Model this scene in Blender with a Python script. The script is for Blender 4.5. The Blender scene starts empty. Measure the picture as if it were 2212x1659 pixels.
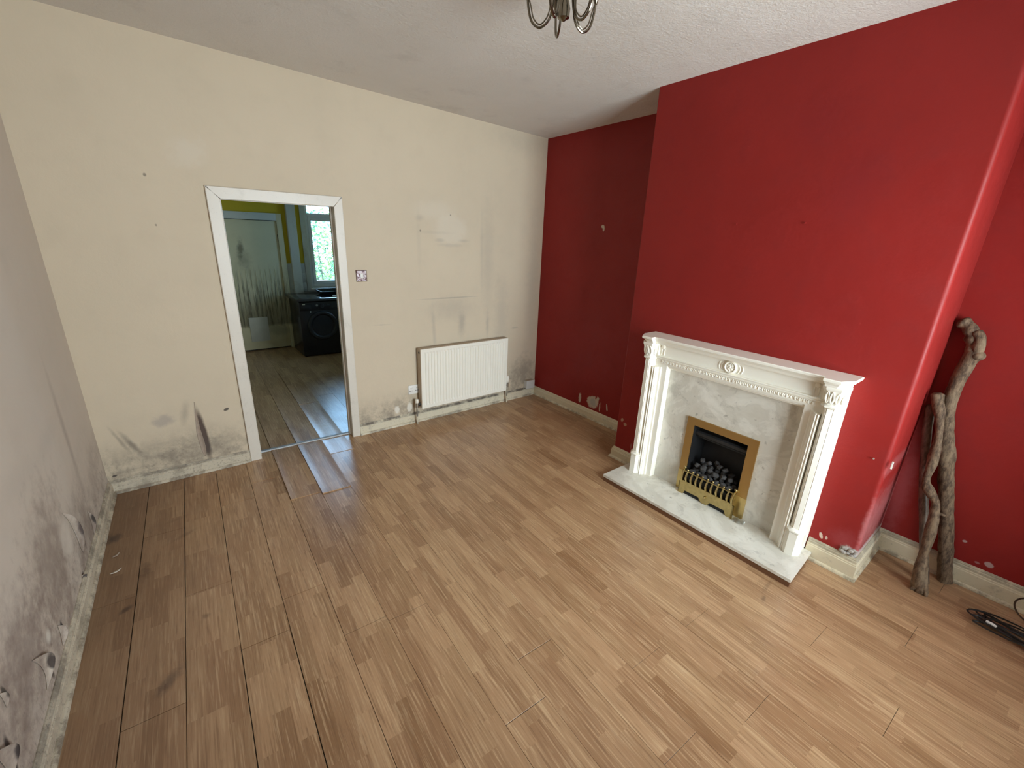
import bpy, bmesh, math, random
from mathutils import Vector, Matrix, noise as mnoise

random.seed(7)
scene = bpy.context.scene
col = scene.collection
PI = math.pi

# ------------------------------------------------------------------ camera
CAM = Vector((0.5245, -3.8017, 1.821))
R_ = Vector((0.78764056, -0.61496329, 0.03798024))
U_ = Vector((0.16801454, 0.27368068, 0.94703221))
F_ = Vector((0.5927845, 0.73953974, -0.31888478))
cd = bpy.data.cameras.new('camera')
cd.sensor_width = 36.0
cd.lens = 944.95 / 2212 * 36.0
cd.clip_start = 0.02
cam = bpy.data.objects.new('camera', cd)
col.objects.link(cam)
cam.matrix_world = Matrix(((R_.x, U_.x, -F_.x, CAM.x), (R_.y, U_.y, -F_.y, CAM.y), (R_.z, U_.z, -F_.z, CAM.z), (0, 0, 0, 1)))
scene.camera = cam

# ------------------------------------------------------------------ sky, daylight, exposure
SKY = (0.36, 0.63, 1.0)
SKY_STRENGTH = 21.0
world = bpy.data.worlds.new('sky')
scene.world = world
world.use_nodes = True
bg = world.node_tree.nodes['Background']
bg.inputs['Color'].default_value = (*SKY, 1)
bg.inputs['Strength'].default_value = SKY_STRENGTH

# front window (behind the camera): opening on wall_front
FY = -5.15
FWX0, FWX1, FWZ0, FWZ1 = 1.50, 3.20, 0.55, 2.40
ld = bpy.data.lights.new('daylight_front', 'AREA')
ld.shape = 'RECTANGLE'
ld.size = FWX1 - FWX0
ld.size_y = FWZ1 - FWZ0
ld.energy = 170.0
ld.color = (1.0, 0.735, 0.40)
lo = bpy.data.objects.new('daylight_front', ld)
col.objects.link(lo)
lo.location = ((FWX0 + FWX1) / 2, FY - 0.18, (FWZ0 + FWZ1) / 2)
lo.rotation_euler = (math.radians(90), 0, 0)

for nm, lx, ly, lz, sx, sz, rx in (('sky_portal_front', (FWX0 + FWX1) / 2, FY - 0.20, (FWZ0 + FWZ1) / 2, FWX1 - FWX0, FWZ1 - FWZ0, 90), ('sky_portal_kitchen', 2.9175, 3.95, 1.6925, 1.005, 1.535, -90), ('sky_portal_side', 3.74, 2.35, 1.60, 0.8, 0.4, 0)):
    pd = bpy.data.lights.new(nm, 'AREA')
    pd.shape = 'RECTANGLE'; pd.size = sx; pd.size_y = sz
    pd.cycles.is_portal = True
    po = bpy.data.objects.new(nm, pd); col.objects.link(po)
    po.location = (lx, ly, lz); po.rotation_euler = (math.radians(rx), 0, 0) if rx else (0, math.radians(90), 0)

vs = scene.view_settings
vs.view_transform = 'Standard'
vs.look = 'None'
vs.exposure = 0.0
vs.gamma = 1.0
vs.use_curve_mapping = False
scene.cycles.use_denoising = True
scene.cycles.max_bounces = 8
scene.cycles.diffuse_bounces = 5
scene.cycles.sample_clamp_indirect = 6.0

# ------------------------------------------------------------------ room numbers (metres)
XR, AR = 3.9209, 0.002
XB, AB, Y1, Y2 = 3.4438, 0.0162, -1.646, -3.4292
AL = 0.0386
H0, HX, HY = 2.7931, -0.0294, -0.015
DX0, DX1, DX2, DX3, DT, DB = 0.8603, 0.9386, 1.6921, 1.7621, 2.0682, 1.9899
YC = -2.555                       # centre line of the chimney breast
KY = 3.78                         # kitchen back wall
def xr(y): return XR + AR * y
def xb(y): return XB + AB * (y - Y1)
def xl(y): return AL * y
def ceil_z(x, y): return H0 + HX * (x - XR) + HY * y
def FP(s, d, z):                  # fireplace frame: along the breast, out of it, up
    y = YC - s
    return (xb(y) - d, y - d * AB, z)

# ------------------------------------------------------------------ mesh helpers
class MB:
    def __init__(self):
        self.v, self.f = [], []
    def add(self, vs, fs):
        o = len(self.v)
        self.v += [tuple(p) for p in vs]
        self.f += [tuple(i + o for i in f) for f in fs]
        return self
    def box(self, x0, x1, y0, y1, z0, z1, bev=0.0):
        if bev <= 0:
            vs = [(x, y, z) for z in (z0, z1) for y in (y0, y1) for x in (x0, x1)]
            fs = [(0, 2, 3, 1), (4, 5, 7, 6), (0, 1, 5, 4), (2, 6, 7, 3), (0, 4, 6, 2), (1, 3, 7, 5)]
            return self.add(vs, fs)
        bm = bmesh.new()
        bmesh.ops.create_cube(bm, size=1.0)
        for v in bm.verts:
            v.co = ((x0 + x1) / 2 + v.co.x * (x1 - x0), (y0 + y1) / 2 + v.co.y * (y1 - y0), (z0 + z1) / 2 + v.co.z * (z1 - z0))
        bmesh.ops.bevel(bm, geom=bm.edges[:], offset=bev, segments=2, profile=0.5, affect='EDGES')
        bm.verts.index_update()
        self.add([v.co[:] for v in bm.verts], [[v.index for v in f.verts] for f in bm.faces])
        bm.free()
        return self
    def prism(self, poly, z0, z1, m=None):        # polygon in xy extruded in z; m maps each point
        n = len(poly)
        vs = [(p[0], p[1], z0) for p in poly] + [(p[0], p[1], z1) for p in poly]
        if m: vs = [m(*p) for p in vs]
        fs = [tuple(range(n))[::-1], tuple(range(n, 2 * n))] + [(i, (i + 1) % n, n + (i + 1) % n, n + i) for i in range(n)]
        return self.add(vs, fs)
    def rings(self, rs, cap=True, closed=True):   # list of equal length rings
        n = len(rs[0]); vs = [p for r in rs for p in r]; fs = []
        for i in range(len(rs) - 1):
            for j in range(n if closed else n - 1):
                a, b = i * n + j, i * n + (j + 1) % n
                fs.append((a, b, b + n, a + n))
        if cap:
            fs.append(tuple(range(n))[::-1]); fs.append(tuple(range((len(rs) - 1) * n, len(rs) * n)))
        return self.add(vs, fs)
    def lathe(self, prof, c=(0, 0, 0), axis='z', n=24):   # prof: (radius, height)
        rs = []
        for r, h in prof:
            ring = []
            for k in range(n):
                a = 2 * PI * k / n; p, q = r * math.cos(a), r * math.sin(a)
                if axis == 'z': ring.append((c[0] + p, c[1] + q, c[2] + h))
                elif axis == 'y': ring.append((c[0] + q, c[1] + h, c[2] + p))
                else: ring.append((c[0] + h, c[1] + p, c[2] + q))
            rs.append(ring)
        return self.rings(rs)
    def tube(self, pts, rad, n=8, wob=0.0, seed=0):
        pts = [Vector(p) for p in pts]
        if not isinstance(rad, (list, tuple)): rad = [rad] * len(pts)
        rs = []; up = None
        for i, p in enumerate(pts):
            t = (pts[min(i + 1, len(pts) - 1)] - pts[max(i - 1, 0)]).normalized()
            if up is None:
                up = Vector((0, 0, 1)) if abs(t.z) < 0.8 else Vector((1, 0, 0))
            a = t.cross(up)
            if a.length < 1e-4: a = t.cross(Vector((0.3, 1, 0.2)))
            a.normalize(); b = a.cross(t).normalized(); up = b
            ring = []
            for k in range(n):
                an = 2 * PI * k / n; r = rad[i]
                q = p + a * (r * math.cos(an)) + b * (r * math.sin(an))
                if wob:
                    f = 1 + wob * mnoise.noise(Vector((q.x * 30 + seed, q.y * 30, q.z * 18)))
                    q = p + (q - p) * f
                ring.append(q[:])
            rs.append(ring)
        return self.rings(rs)
    def sphere(self, c, r, n=12, m=8, sc=(1, 1, 1)):
        prof = [(max(1e-4, r * math.sin(PI * i / m)), -r * math.cos(PI * i / m)) for i in range(m + 1)]
        o = len(self.v)
        self.lathe(prof, (0, 0, 0), 'z', n)
        for i in range(o, len(self.v)):
            x, y, z = self.v[i]
            self.v[i] = (c[0] + x * sc[0], c[1] + y * sc[1], c[2] + z * sc[2])
        return self

def smoothpath(pts, k=6):                         # Catmull-Rom through the points
    P = [Vector(p) for p in pts]
    P = [P[0] * 2 - P[1]] + P + [P[-1] * 2 - P[-2]]
    out = []
    for i in range(1, len(P) - 2):
        for j in range(k):
            t = j / k
            a, b, c, d = P[i - 1], P[i], P[i + 1], P[i + 2]
            out.append(0.5 * ((2 * b) + (c - a) * t + (2 * a - 5 * b + 4 * c - d) * t * t + (3 * b - a - 3 * c + d) * t ** 3))
    out.append(P[-2])
    return out

def wloc(o):
    v = Vector((0, 0, 0))
    while o is not None:
        v = v + o.location; o = o.parent
    return v

def obj(name, mb, mat, parent=None, label=None, cat=None, group=None, kind=None, smooth=35, origin=None):
    """one mesh object; vertices are given in world metres"""
    if parent is not None:
        base = wloc(parent)
        loc = Vector((0, 0, 0))
        if origin is not None: loc = Vector(origin) - base
    else:
        base = Vector((0, 0, 0))
        if origin is not None: loc = Vector(origin)
        else:
            xs = [p[0] for p in mb.v]; ys = [p[1] for p in mb.v]; zs = [p[2] for p in mb.v]
            loc = Vector(((min(xs) + max(xs)) / 2, (min(ys) + max(ys)) / 2, min(zs)))
    off = base + loc
    me = bpy.data.meshes.new(name)
    me.from_pydata([(p[0] - off.x, p[1] - off.y, p[2] - off.z) for p in mb.v], [], mb.f)
    bm = bmesh.new(); bm.from_mesh(me)
    bmesh.ops.recalc_face_normals(bm, faces=bm.faces[:])
    bm.to_mesh(me); bm.free()
    me.update()
    if smooth:
        me.shade_smooth()
        me.set_sharp_from_angle(angle=math.radians(smooth))
    me.materials.append(mat)
    o = bpy.data.objects.new(name, me)
    col.objects.link(o)
    o.location = loc
    if parent is not None: o.parent = parent
    tag(o, label, cat, group, kind)
    return o

def tag(o, label=None, cat=None, group=None, kind=None):
    if label: o['label'] = label
    if cat: o['category'] = cat
    if group: o['group'] = group
    if kind: o['kind'] = kind
    return o

def thing(name, loc, label=None, cat=None, group=None, kind=None):
    o = bpy.data.objects.new(name, None)
    o.empty_display_size = 0.1
    col.objects.link(o)
    o.location = loc
    return tag(o, label, cat, group, kind)

def sweep(prof, path, side, m=None):
    """profile (out, up) along an xy path; side +1 = out is to the left of travel"""
    P = [Vector((p[0], p[1])) for p in path]
    rs = []
    for i, p in enumerate(P):
        ns = []
        if i > 0: t = (P[i] - P[i - 1]).normalized(); ns.append(Vector((-t.y, t.x)) * side)
        if i < len(P) - 1: t = (P[i + 1] - P[i]).normalized(); ns.append(Vector((-t.y, t.x)) * side)
        n = sum(ns, Vector((0, 0))).normalized()
        k = 1.0 / max(0.2, n.dot(ns[0]))
        rs.append([(p.x + n.x * d * k, p.y + n.y * d * k, z) for d, z in prof])
    return MB().rings(rs)

# ------------------------------------------------------------------ node helpers
class G:
    def __init__(self, name, rough=0.6, metal=0.0, spec=0.5):
        self.m = bpy.data.materials.new(name)
        self.m.use_nodes = True
        self.t = self.m.node_tree
        self.b = self.t.nodes['Principled BSDF']
        self.b.inputs['Roughness'].default_value = rough
        self.b.inputs['Metallic'].default_value = metal
        self.b.inputs['Specular IOR Level'].default_value = spec
        g = self.t.nodes.new('ShaderNodeNewGeometry')
        self.pos = g.outputs['Position']
        self._xyz = None
    def n(self, kind): return self.t.nodes.new(kind)
    def put(self, sock, v):
        if isinstance(v, bpy.types.NodeSocket): self.t.links.new(v, sock)
        elif isinstance(v, (tuple, list)):
            sock.default_value = (*v, 1) if (len(v) == 3 and sock.type == 'RGBA') else v
        else: sock.default_value = v
    def xyz(self):
        if self._xyz is None:
            s = self.n('ShaderNodeSeparateXYZ'); self.put(s.inputs[0], self.pos)
            self._xyz = (s.outputs[0], s.outputs[1], s.outputs[2])
        return self._xyz
    def ma(self, op, a, b=0.0, c=None):
        q = self.n('ShaderNodeMath'); q.operation = op
        self.put(q.inputs[0], a); self.put(q.inputs[1], b)
        if c is not None: self.put(q.inputs[2], c)
        return q.outputs[0]
    def vec(self, x, y, z):
        q = self.n('ShaderNodeCombineXYZ')
        self.put(q.inputs[0], x); self.put(q.inputs[1], y); self.put(q.inputs[2], z)
        return q.outputs[0]
    def scale(self, v, s):
        q = self.n('ShaderNodeVectorMath'); q.operation = 'MULTIPLY'
        self.put(q.inputs[0], v); q.inputs[1].default_value = s
        return q.outputs[0]
    def noise(self, v, s, det=3.0, rough=0.55, dist=0.0):
        q = self.n('ShaderNodeTexNoise')
        self.put(q.inputs['Vector'], v); q.inputs['Scale'].default_value = s
        q.inputs['Detail'].default_value = det; q.inputs['Roughness'].default_value = rough
        q.inputs['Distortion'].default_value = dist
        return q.outputs['Fac']
    def white(self, v):
        q = self.n('ShaderNodeTexWhiteNoise'); q.noise_dimensions = '3D'
        self.put(q.inputs['Vector'], v)
        return q.outputs['Value']
    def sm(self, x, a, b, lo=0.0, hi=1.0):         # smoothstep a..b -> lo..hi
        q = self.n('ShaderNodeMapRange'); q.interpolation_type = 'SMOOTHSTEP'
        self.put(q.inputs[0], x)
        q.inputs[1].default_value = a; q.inputs[2].default_value = b
        q.inputs[3].default_value = lo; q.inputs[4].default_value = hi
        return q.outputs[0]
    def mix(self, f, a, b, mode='MIX'):
        q = self.n('ShaderNodeMix'); q.data_type = 'RGBA'; q.blend_type = mode
        self.put(q.inputs[0], f); self.put(q.inputs[6], a); self.put(q.inputs[7], b)
        return q.outputs[2]
    def blob(self, u, v, cu, cv, ru, rv, ang=0.0, soft=0.5, warp=None, wa=0.5):
        """soft ellipse mask in the (u, v) plane, its rim broken up by warp (a 0..1 socket)"""
        if not hasattr(self, '_uv'): self._uv = self.vec(u, v, 1.0)
        c, n_ = math.cos(ang), math.sin(ang)
        def dot(a, b, k):
            q = self.n('ShaderNodeVectorMath'); q.operation = 'DOT_PRODUCT'
            self.put(q.inputs[0], self._uv); q.inputs[1].default_value = (a, b, k)
            return q.outputs['Value']
        a = dot(c / ru, n_ / ru, -(c * cu + n_ * cv) / ru)
        b = dot(-n_ / rv, c / rv, -(-n_ * cu + c * cv) / rv)
        d = self.ma('MULTIPLY_ADD', a, a, self.ma('MULTIPLY', b, b))
        d = self.ma('SQRT', d)
        if warp is not None: d = self.ma('MULTIPLY_ADD', warp, wa * 2, self.ma('SUBTRACT', d, wa))
        return self.sm(d, 1.0 + soft * 0.3, 1.0 - soft, 0.0, 1.0)
    def col(self, c): self.put(self.b.inputs['Base Color'], c); return self
    def rough(self, r): self.put(self.b.inputs['Roughness'], r); return self
    def bump(self, h, strength=0.2, dist=0.01):
        q = self.n('ShaderNodeBump'); q.inputs['Strength'].default_value = strength; q.inputs['Distance'].default_value = dist
        self.put(q.inputs['Height'], h)
        self.t.links.new(q.outputs[0], self.b.inputs['Normal'])
        return self

def plain(name, c, rough=0.5, metal=0.0, spec=0.5, var=0.08, vs=12.0, bump=0.0, bs=60.0):
    g = G(name, rough, metal, spec)
    n = g.noise(g.pos, vs, 4)
    dark = tuple(x * (1 - var * 2) for x in c); lite = tuple(min(1, x * (1 + var)) for x in c)
    g.col(g.mix(n, dark, lite))
    if bump: g.bump(g.noise(g.pos, bs, 4), bump, 0.003)
    return g.m

MOULD = (0.105, 0.090, 0.080)

def wall_material(name, base, spots, axis, mould_h=0.35, mould_amt=0.6, mcol=MOULD, mscale=9.0):
    """painted plaster: axis 'x' or 'y' is the horizontal; spots = (u, v, ru, rv, ang, strength, colour, soft, wa)"""
    g = G(name, 0.75, 0, 0.3)
    x, y, z = g.xyz()
    u = x if axis == 'x' else y
    big = g.noise(g.pos, 1.1, 3); mid = g.noise(g.pos, 5.0, 5, 0.6); fine = g.noise(g.pos, 38.0, 4, 0.65)
    c = g.mix(big, tuple(v * 0.90 for v in base), tuple(min(1, v * 1.05) for v in base))
    c = g.mix(g.ma('MULTIPLY', g.sm(mid, 0.45, 0.75), 0.18), c, tuple(v * 0.78 for v in base))
    # mould creeping up from the skirting
    h = g.ma('ADD', z, g.ma('MULTIPLY', g.ma('SUBTRACT', big, 0.5), 0.5))
    low = g.sm(h, mould_h * 1.5, 0.06)
    mm = g.ma('MULTIPLY', low, g.sm(g.noise(g.pos, mscale, 7, 0.72), 0.36, 0.64))
    c = g.mix(g.ma('MULTIPLY', mm, mould_amt), c, mcol)
    spk = g.ma('MULTIPLY', low, g.sm(fine, 0.56, 0.68))
    c = g.mix(g.ma('MULTIPLY', spk, mould_amt * .6), c, (0.07, 0.06, 0.055))
    warp = g.noise(g.pos, 14.0, 5, 0.65)
    for s in spots:
        (su, sv, ru, rv, ang, st, sc, soft, wa) = s
        c = g.mix(g.ma('MULTIPLY', g.blob(u, z, su, sv, ru, rv, ang, soft, warp, wa), st), c, sc)
    g.col(c)
    g.bump(g.ma('ADD', g.ma('MULTIPLY', mid, 0.6), g.ma('MULTIPLY', fine, 0.15)), 0.25, 0.02)
    return g.m

CREAM = (0.635, 0.535, 0.398)
GREY = (0.30, 0.27, 0.235)
PALE = (0.69, 0.615, 0.505)
DRK = (0.06, 0.05, 0.045)
mat_back = wall_material('paint_cream_back', CREAM, [
    # pale rectangle where a cupboard hung, its edges and the soot below it
    (2.60, 2.02, 0.26, 0.10, 0, .35, PALE, .8, .25), (2.76, 1.86, 0.20, 0.15, 0, .45, PALE, .4, .3),
    (2.765, 1.722, 0.16, 0.020, 0, .22, GREY, .8, .7), (2.64, 1.765, 0.06, 0.02, 0, .3, GREY, .9, .7), (2.90, 1.765, 0.06, 0.018, 0, .3, GREY, .9, .7),
    (2.76, 1.226, 0.37, 0.008, 0.0, .55, GREY, .8, .3), (2.60, 1.83, 0.20, 0.018, 0, .14, GREY, .9, .5),
    (3.115, 1.66, 0.022, 0.45, 0.02, .18, GREY, 1.0, .25), (3.19, 1.6, 0.09, 0.65, 0.03, .24, GREY, 1.0, .5), (2.425, 1.75, 0.025, 0.35, 0, .12, GREY, 1.0, .4),
    (2.76, 1.12, 0.30, 0.14, 0, .28, GREY, 1.0, .5), (2.56, 0.93, 0.025, 0.22, 0.05, .35, GREY, 1.0, .5),
    (2.88, 0.96, 0.05, 0.15, 0, .5, GREY, 1.0, .5), (3.20, 0.92, 0.025, 0.16, 0, .42, GREY, 1.0, .5), (3.38, 1.0, 0.11, 0.5, 0, .26, GREY, 1.0, .6),
    (2.44, 1.95, 0.05, 0.03, 0, .3, GREY, 1.0, .6), (2.443, 1.842, 0.010, 0.010, 0, .6, DRK, .6, .3), (2.756, 1.989, 0.009, 0.009, 0, .55, DRK, .6, .3),
    (2.04, 1.02, 0.09, 0.006, -0.05, .4, GREY, .9, .5), (3.579, 0.85, 0.05, 0.014, 0, .4, GREY, .9, .8),
    (0.556, 2.102, 0.010, 0.012, 0, .6, DRK, .6, .3), (0.561, 1.805, 0.007, 0.009, 0, .5, DRK, .6, .3),
    (3.72, 0.32, 0.22, 0.20, 0, .45, MOULD, 1.0, 1.0), (3.80, 1.3, 0.10, 0.9, 0, .24, GREY, 1.0, .5), (3.6, 2.75, 0.5, 0.16, 0, .22, GREY, 1.0, .6),
    # left of the doorway
    (0.37, 0.466, 0.07, 0.05, 0, .45, (0.27, 0.24, 0.24), .6, .8), (0.17, 0.335, 0.022, 0.13, 0.42, .62, MOULD, .9, .7), (0.115, 0.38, 0.014, 0.12, 0.35, .4, MOULD, .9, .7),
    (0.757, 0.475, 0.020, 0.012, 0.3, .9, DRK, .4, .5), (0.041, 0.128, 0.016, 0.009, 0.2, .9, DRK, .4, .4),
    (0.585, 0.30, 0.030, 0.24, 0.06, .95, (0.085, 0.055, 0.045), .45, .15), (0.50, 0.50, 0.03, 0.10, -.2, .3, MOULD, 1.0, .6),
    (0.40, 0.20, 0.38, 0.10, 0, .28, MOULD, 1.0, 1.0), (0.68, 0.20, 0.15, 0.10, .5, .24, MOULD, 1.0, 1.0),
    # bare spots by the skirting
    (2.141, 0.169, 0.030, 0.045, 0.2, .8, (0.80, 0.76, 0.68), .4, .9), (2.275, 0.168, 0.035, 0.045, -.2, .75, (0.80, 0.76, 0.68), .4, .9),
    (0.80, 2.26, 0.12, 0.10, 0.3, .4, PALE, .7, .8),
], 'x', 0.30, 0.58)

mat_left = wall_material('paint_cream_left', (0.60, 0.525, 0.445), [
    (-0.62, 0.70, 0.040, 0.42, 0, .40, (0.22, 0.17, 0.14), 1.0, .45), (-0.95, 0.81, 0.26, 0.07, 0.1, .14, GREY, 1.0, .5), (-1.45, 0.83, 0.22, 0.08, -.1, .14, GREY, 1.0, .5),
    (-1.40, 0.42, 0.40, 0.26, 0.5, .55, (0.19, 0.135, 0.11), 1.0, 1.2), (-1.85, 0.36, 0.34, 0.24, 0, .55, (0.19, 0.135, 0.115), 1.0, 1.2),
    (-0.80, 0.20, 0.30, 0.20, 0, .50, (0.17, 0.13, 0.11), 1.0, 1.1), (-2.3, 0.4, 0.35, 0.3, 0, .5, (0.20, 0.15, 0.13), 1.0, 1.1),
    (-0.915, 0.27, 0.035, 0.13, 0.3, .95, (0.10, 0.075, 0.07), .4, .4), (-0.63, 0.16, 0.022, 0.09, 0.2, .95, (0.06, 0.05, 0.045), .4, .5),  # dark slits beside the flaps: torn gap and flap shadow painted together
    (-1.51, 0.15, 0.016, 0.05, 0.1, .95, (0.06, 0.05, 0.05), .4, .3), (-1.75, 0.18, 0.022, 0.08, 0.2, .95, (0.07, 0.055, 0.05), .4, .3),
    (-2.07, 0.40, 0.014, 0.04, 0.2, .9, (0.07, 0.06, 0.05), .4, .3), (-2.17, 0.25, 0.020, 0.09, -.1, .95, (0.05, 0.04, 0.04), .4, .3),
    (-1.07, 0.09, 0.03, 0.03, 0, .9, (0.05, 0.04, 0.04), .4, .5), (-1.13, 0.36, 0.09, 0.10, 0, .6, (0.68, 0.62, 0.54), .4, .8),
    (-1.66, 0.25, 0.03, 0.03, 0, .7, (0.78, 0.74, 0.66), .7, .4), (-2.2, 2.2, .5, .6, 0, .25, GREY, 1.0, .6),
], 'y', 0.42, 0.62, mcol=(0.185, 0.125, 0.098), mscale=5.0)

def red_material(name, spots, axis, base=(0.262, 0.0178, 0.0150)):
    g = G(name, 0.44, 0, 0.22)
    x, y, z = g.xyz()
    u = x if axis == 'x' else y
    big = g.noise(g.pos, 1.6, 3); mid = g.noise(g.pos, 7.0, 5, 0.6); fine = g.noise(g.pos, 60.0, 3, 0.6)
    c = g.mix(big, tuple(v * 0.80 for v in base), tuple(v * 1.10 for v in base))
    c = g.mix(g.ma('MULTIPLY', g.sm(mid, 0.5, 0.8), 0.25), c, (base[0] * 0.72, base[1] * 0.9, base[2] * 1.0))
    warp = g.noise(g.pos, 26.0, 6, 0.7)
    for (su, sv, ru, rv, ang, st, sc, soft, wa) in spots:
        c = g.mix(g.ma('MULTIPLY', g.blob(u, z, su, sv, ru, rv, ang, soft, warp, wa), st), c, sc)
    g.col(c)
    g.rough(g.sm(mid, 0.3, 0.8, 0.38, 0.58))
    g.bump(g.ma('ADD', g.ma('MULTIPLY', mid, 0.7), g.ma('MULTIPLY', fine, 0.12)), 0.22, 0.02)
    return g.m
PLAS = (0.55, 0.46, 0.36)
PGREY = (0.42, 0.38, 0.33)
mat_red_right = red_material('paint_red_alcove', [
    (-0.761, 0.185, 0.020, 0.055, 0, .95, PLAS, .2, .7), (-0.945, 0.19, 0.080, 0.07, 0, .95, PLAS, .2, .7), (-0.95, 0.19, 0.045, 0.045, 0, .9, PGREY, .3, .5),
    (-1.005, 0.225, 0.022, 0.05, 0.2, .95, PLAS, .2, .6), (-1.046, 0.165, 0.008, 0.045, 0, .9, PLAS, .2, .9), (-1.141, 0.19, 0.010, 0.040, -.2, .9, PLAS, .2, .9),
    (-0.852, 1.945, 0.022, 0.016, 0.3, .95, PLAS, .25, .6), (-0.862, 1.925, 0.012, 0.024, 0, .9, PLAS, .25, .6),
    (-3.79, 0.262, 0.011, 0.009, 0, .9, (0.5, 0.33, 0.30), .3, .5), (-3.911, 0.180, 0.020, 0.018, 0.5, .9, (0.5, 0.36, 0.33), .3, .6), (-3.867, 0.165, 0.012, 0.008, 0, .7, (0.4, 0.22, 0.2), .4, .5),
    (-3.46, 0.45, 0.06, 0.45, 0, .35, (0.42, 0.12, 0.13), .9, .6),
], 'y')
mat_red_breast = red_material('paint_red_breast', [
    (-1.691, 0.368, 0.014, 0.018, 0.2, .9, (0.45, 0.27, 0.20), .3, .6), (-1.726, 0.338, 0.018, 0.018, 0, .9, (0.45, 0.27, 0.20), .3, .5), (-1.815, 0.17, 0.010, 0.03, 0, .6, (0.35, 0.15, 0.12), .5, .6),
    (-3.244, 0.178, 0.010, 0.020, -.3, .95, (0.62, 0.50, 0.40), .25, .8), (-3.272, 0.178, 0.006, 0.012, 0, .9, (0.62, 0.50, 0.40), .25, .8),
    (-3.40, 0.155, 0.055, 0.040, 0.5, .95, (0.50, 0.46, 0.42), .3, .8), (-3.36, 0.21, 0.10, 0.08, 0, .30, (0.42, 0.10, 0.11), 1.0, .6), (-3.425, 0.34, 0.02, 0.22, 0, .45, (0.45, 0.20, 0.20), .9, .9),
    (-2.95, 2.15, 0.16, 0.26, 0.3, .28, (0.17, 0.015, 0.02), 1.0, .5), (-2.72, 2.45, 0.20, 0.16, 0.2, .22, (0.17, 0.015, 0.02), 1.0, .5),
    (-3.43, 0.70, 0.010, 0.05, 0, .25, (0.45, 0.18, 0.18), .7, .9),
], 'y')

# ceiling: stippled off-white
g = G('ceiling_stipple', 0.85, 0, 0.2)
st = g.noise(g.pos, 55.0, 5, 0.7); bg_ = g.noise(g.pos, 1.5, 4, 0.6)
c = g.mix(bg_, (0.665, 0.62, 0.56), (0.775, 0.73, 0.675))
c = g.mix(g.ma('MULTIPLY', g.sm(g.noise(g.pos, 3.2, 6, 0.7), 0.52, 0.72), 0.22), c, (0.42, 0.38, 0.34))
g.col(c); g.bump(g.ma('ADD', st, g.ma('MULTIPLY', bg_, 2.5)), 0.55, 0.012)
mat_ceiling = g.m

# laminate planks: three printed strips to a plank, each cut into blocks of its own tone
PA = math.atan(0.045)                      # planks run slightly off the back wall's square
PW, PO, PL = 0.203, 0.21, 1.32
g = G('laminate_oak', 0.34, 0, 0.5)
x, y, z = g.xyz()
ca, sa = math.cos(PA), math.sin(PA)
pn = g.ma('SUBTRACT', g.ma('MULTIPLY', x, ca), g.ma('MULTIPLY', y, sa))
pt = g.ma('ADD', g.ma('MULTIPLY', x, sa), g.ma('MULTIPLY', y, ca))
sidx = g.ma('FLOOR', g.ma('DIVIDE', g.ma('SUBTRACT', pn, PO), PW / 3))
roff = g.white(g.vec(sidx, 3.7, 1.1))
blk = g.ma('FLOOR', g.ma('ADD', g.ma('DIVIDE', pt, 0.37), g.ma('MULTIPLY', roff, 9.0)))
tone = g.white(g.vec(sidx, blk, 0.5)); tone2 = g.white(g.vec(sidx, blk, 7.5))
gv = g.vec(g.ma('MULTIPLY', pn, 1.0), g.ma('ADD', g.ma('MULTIPLY', pt, 0.035), g.ma('MULTIPLY', tone, 40.0)), g.ma('MULTIPLY', sidx, 3.1))
grain = g.noise(gv, 120.0, 5, 0.62, 0.4)
gv2 = g.vec(g.ma('MULTIPLY', pn, 1.0), g.ma('ADD', g.ma('MULTIPLY', pt, 0.09), g.ma('MULTIPLY', tone2, 30.0)), g.ma('MULTIPLY', sidx, 5.1))
fig = g.noise(gv2, 30.0, 4, 0.6, 1.4)
c = g.mix(tone, (0.275, 0.152, 0.080), (0.490, 0.318, 0.192))
c = g.mix(g.ma('MULTIPLY', tone2, 0.45), c, (0.43, 0.255, 0.155))
c = g.mix(g.ma('MULTIPLY', g.sm(grain, 0.50, 0.68), 0.55), c, (0.66, 0.48, 0.32))
c = g.mix(g.ma('MULTIPLY', g.sm(grain, 0.48, 0.32), 0.60), c, (0.200, 0.105, 0.055))
c = g.mix(g.ma('MULTIPLY', g.sm(fig, 0.55, 0.70), 0.26), c, (0.64, 0.48, 0.33))
c = g.mix(g.ma('MULTIPLY', g.sm(fig, 0.44, 0.30), 0.30), c, (0.22, 0.12, 0.065))
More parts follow.
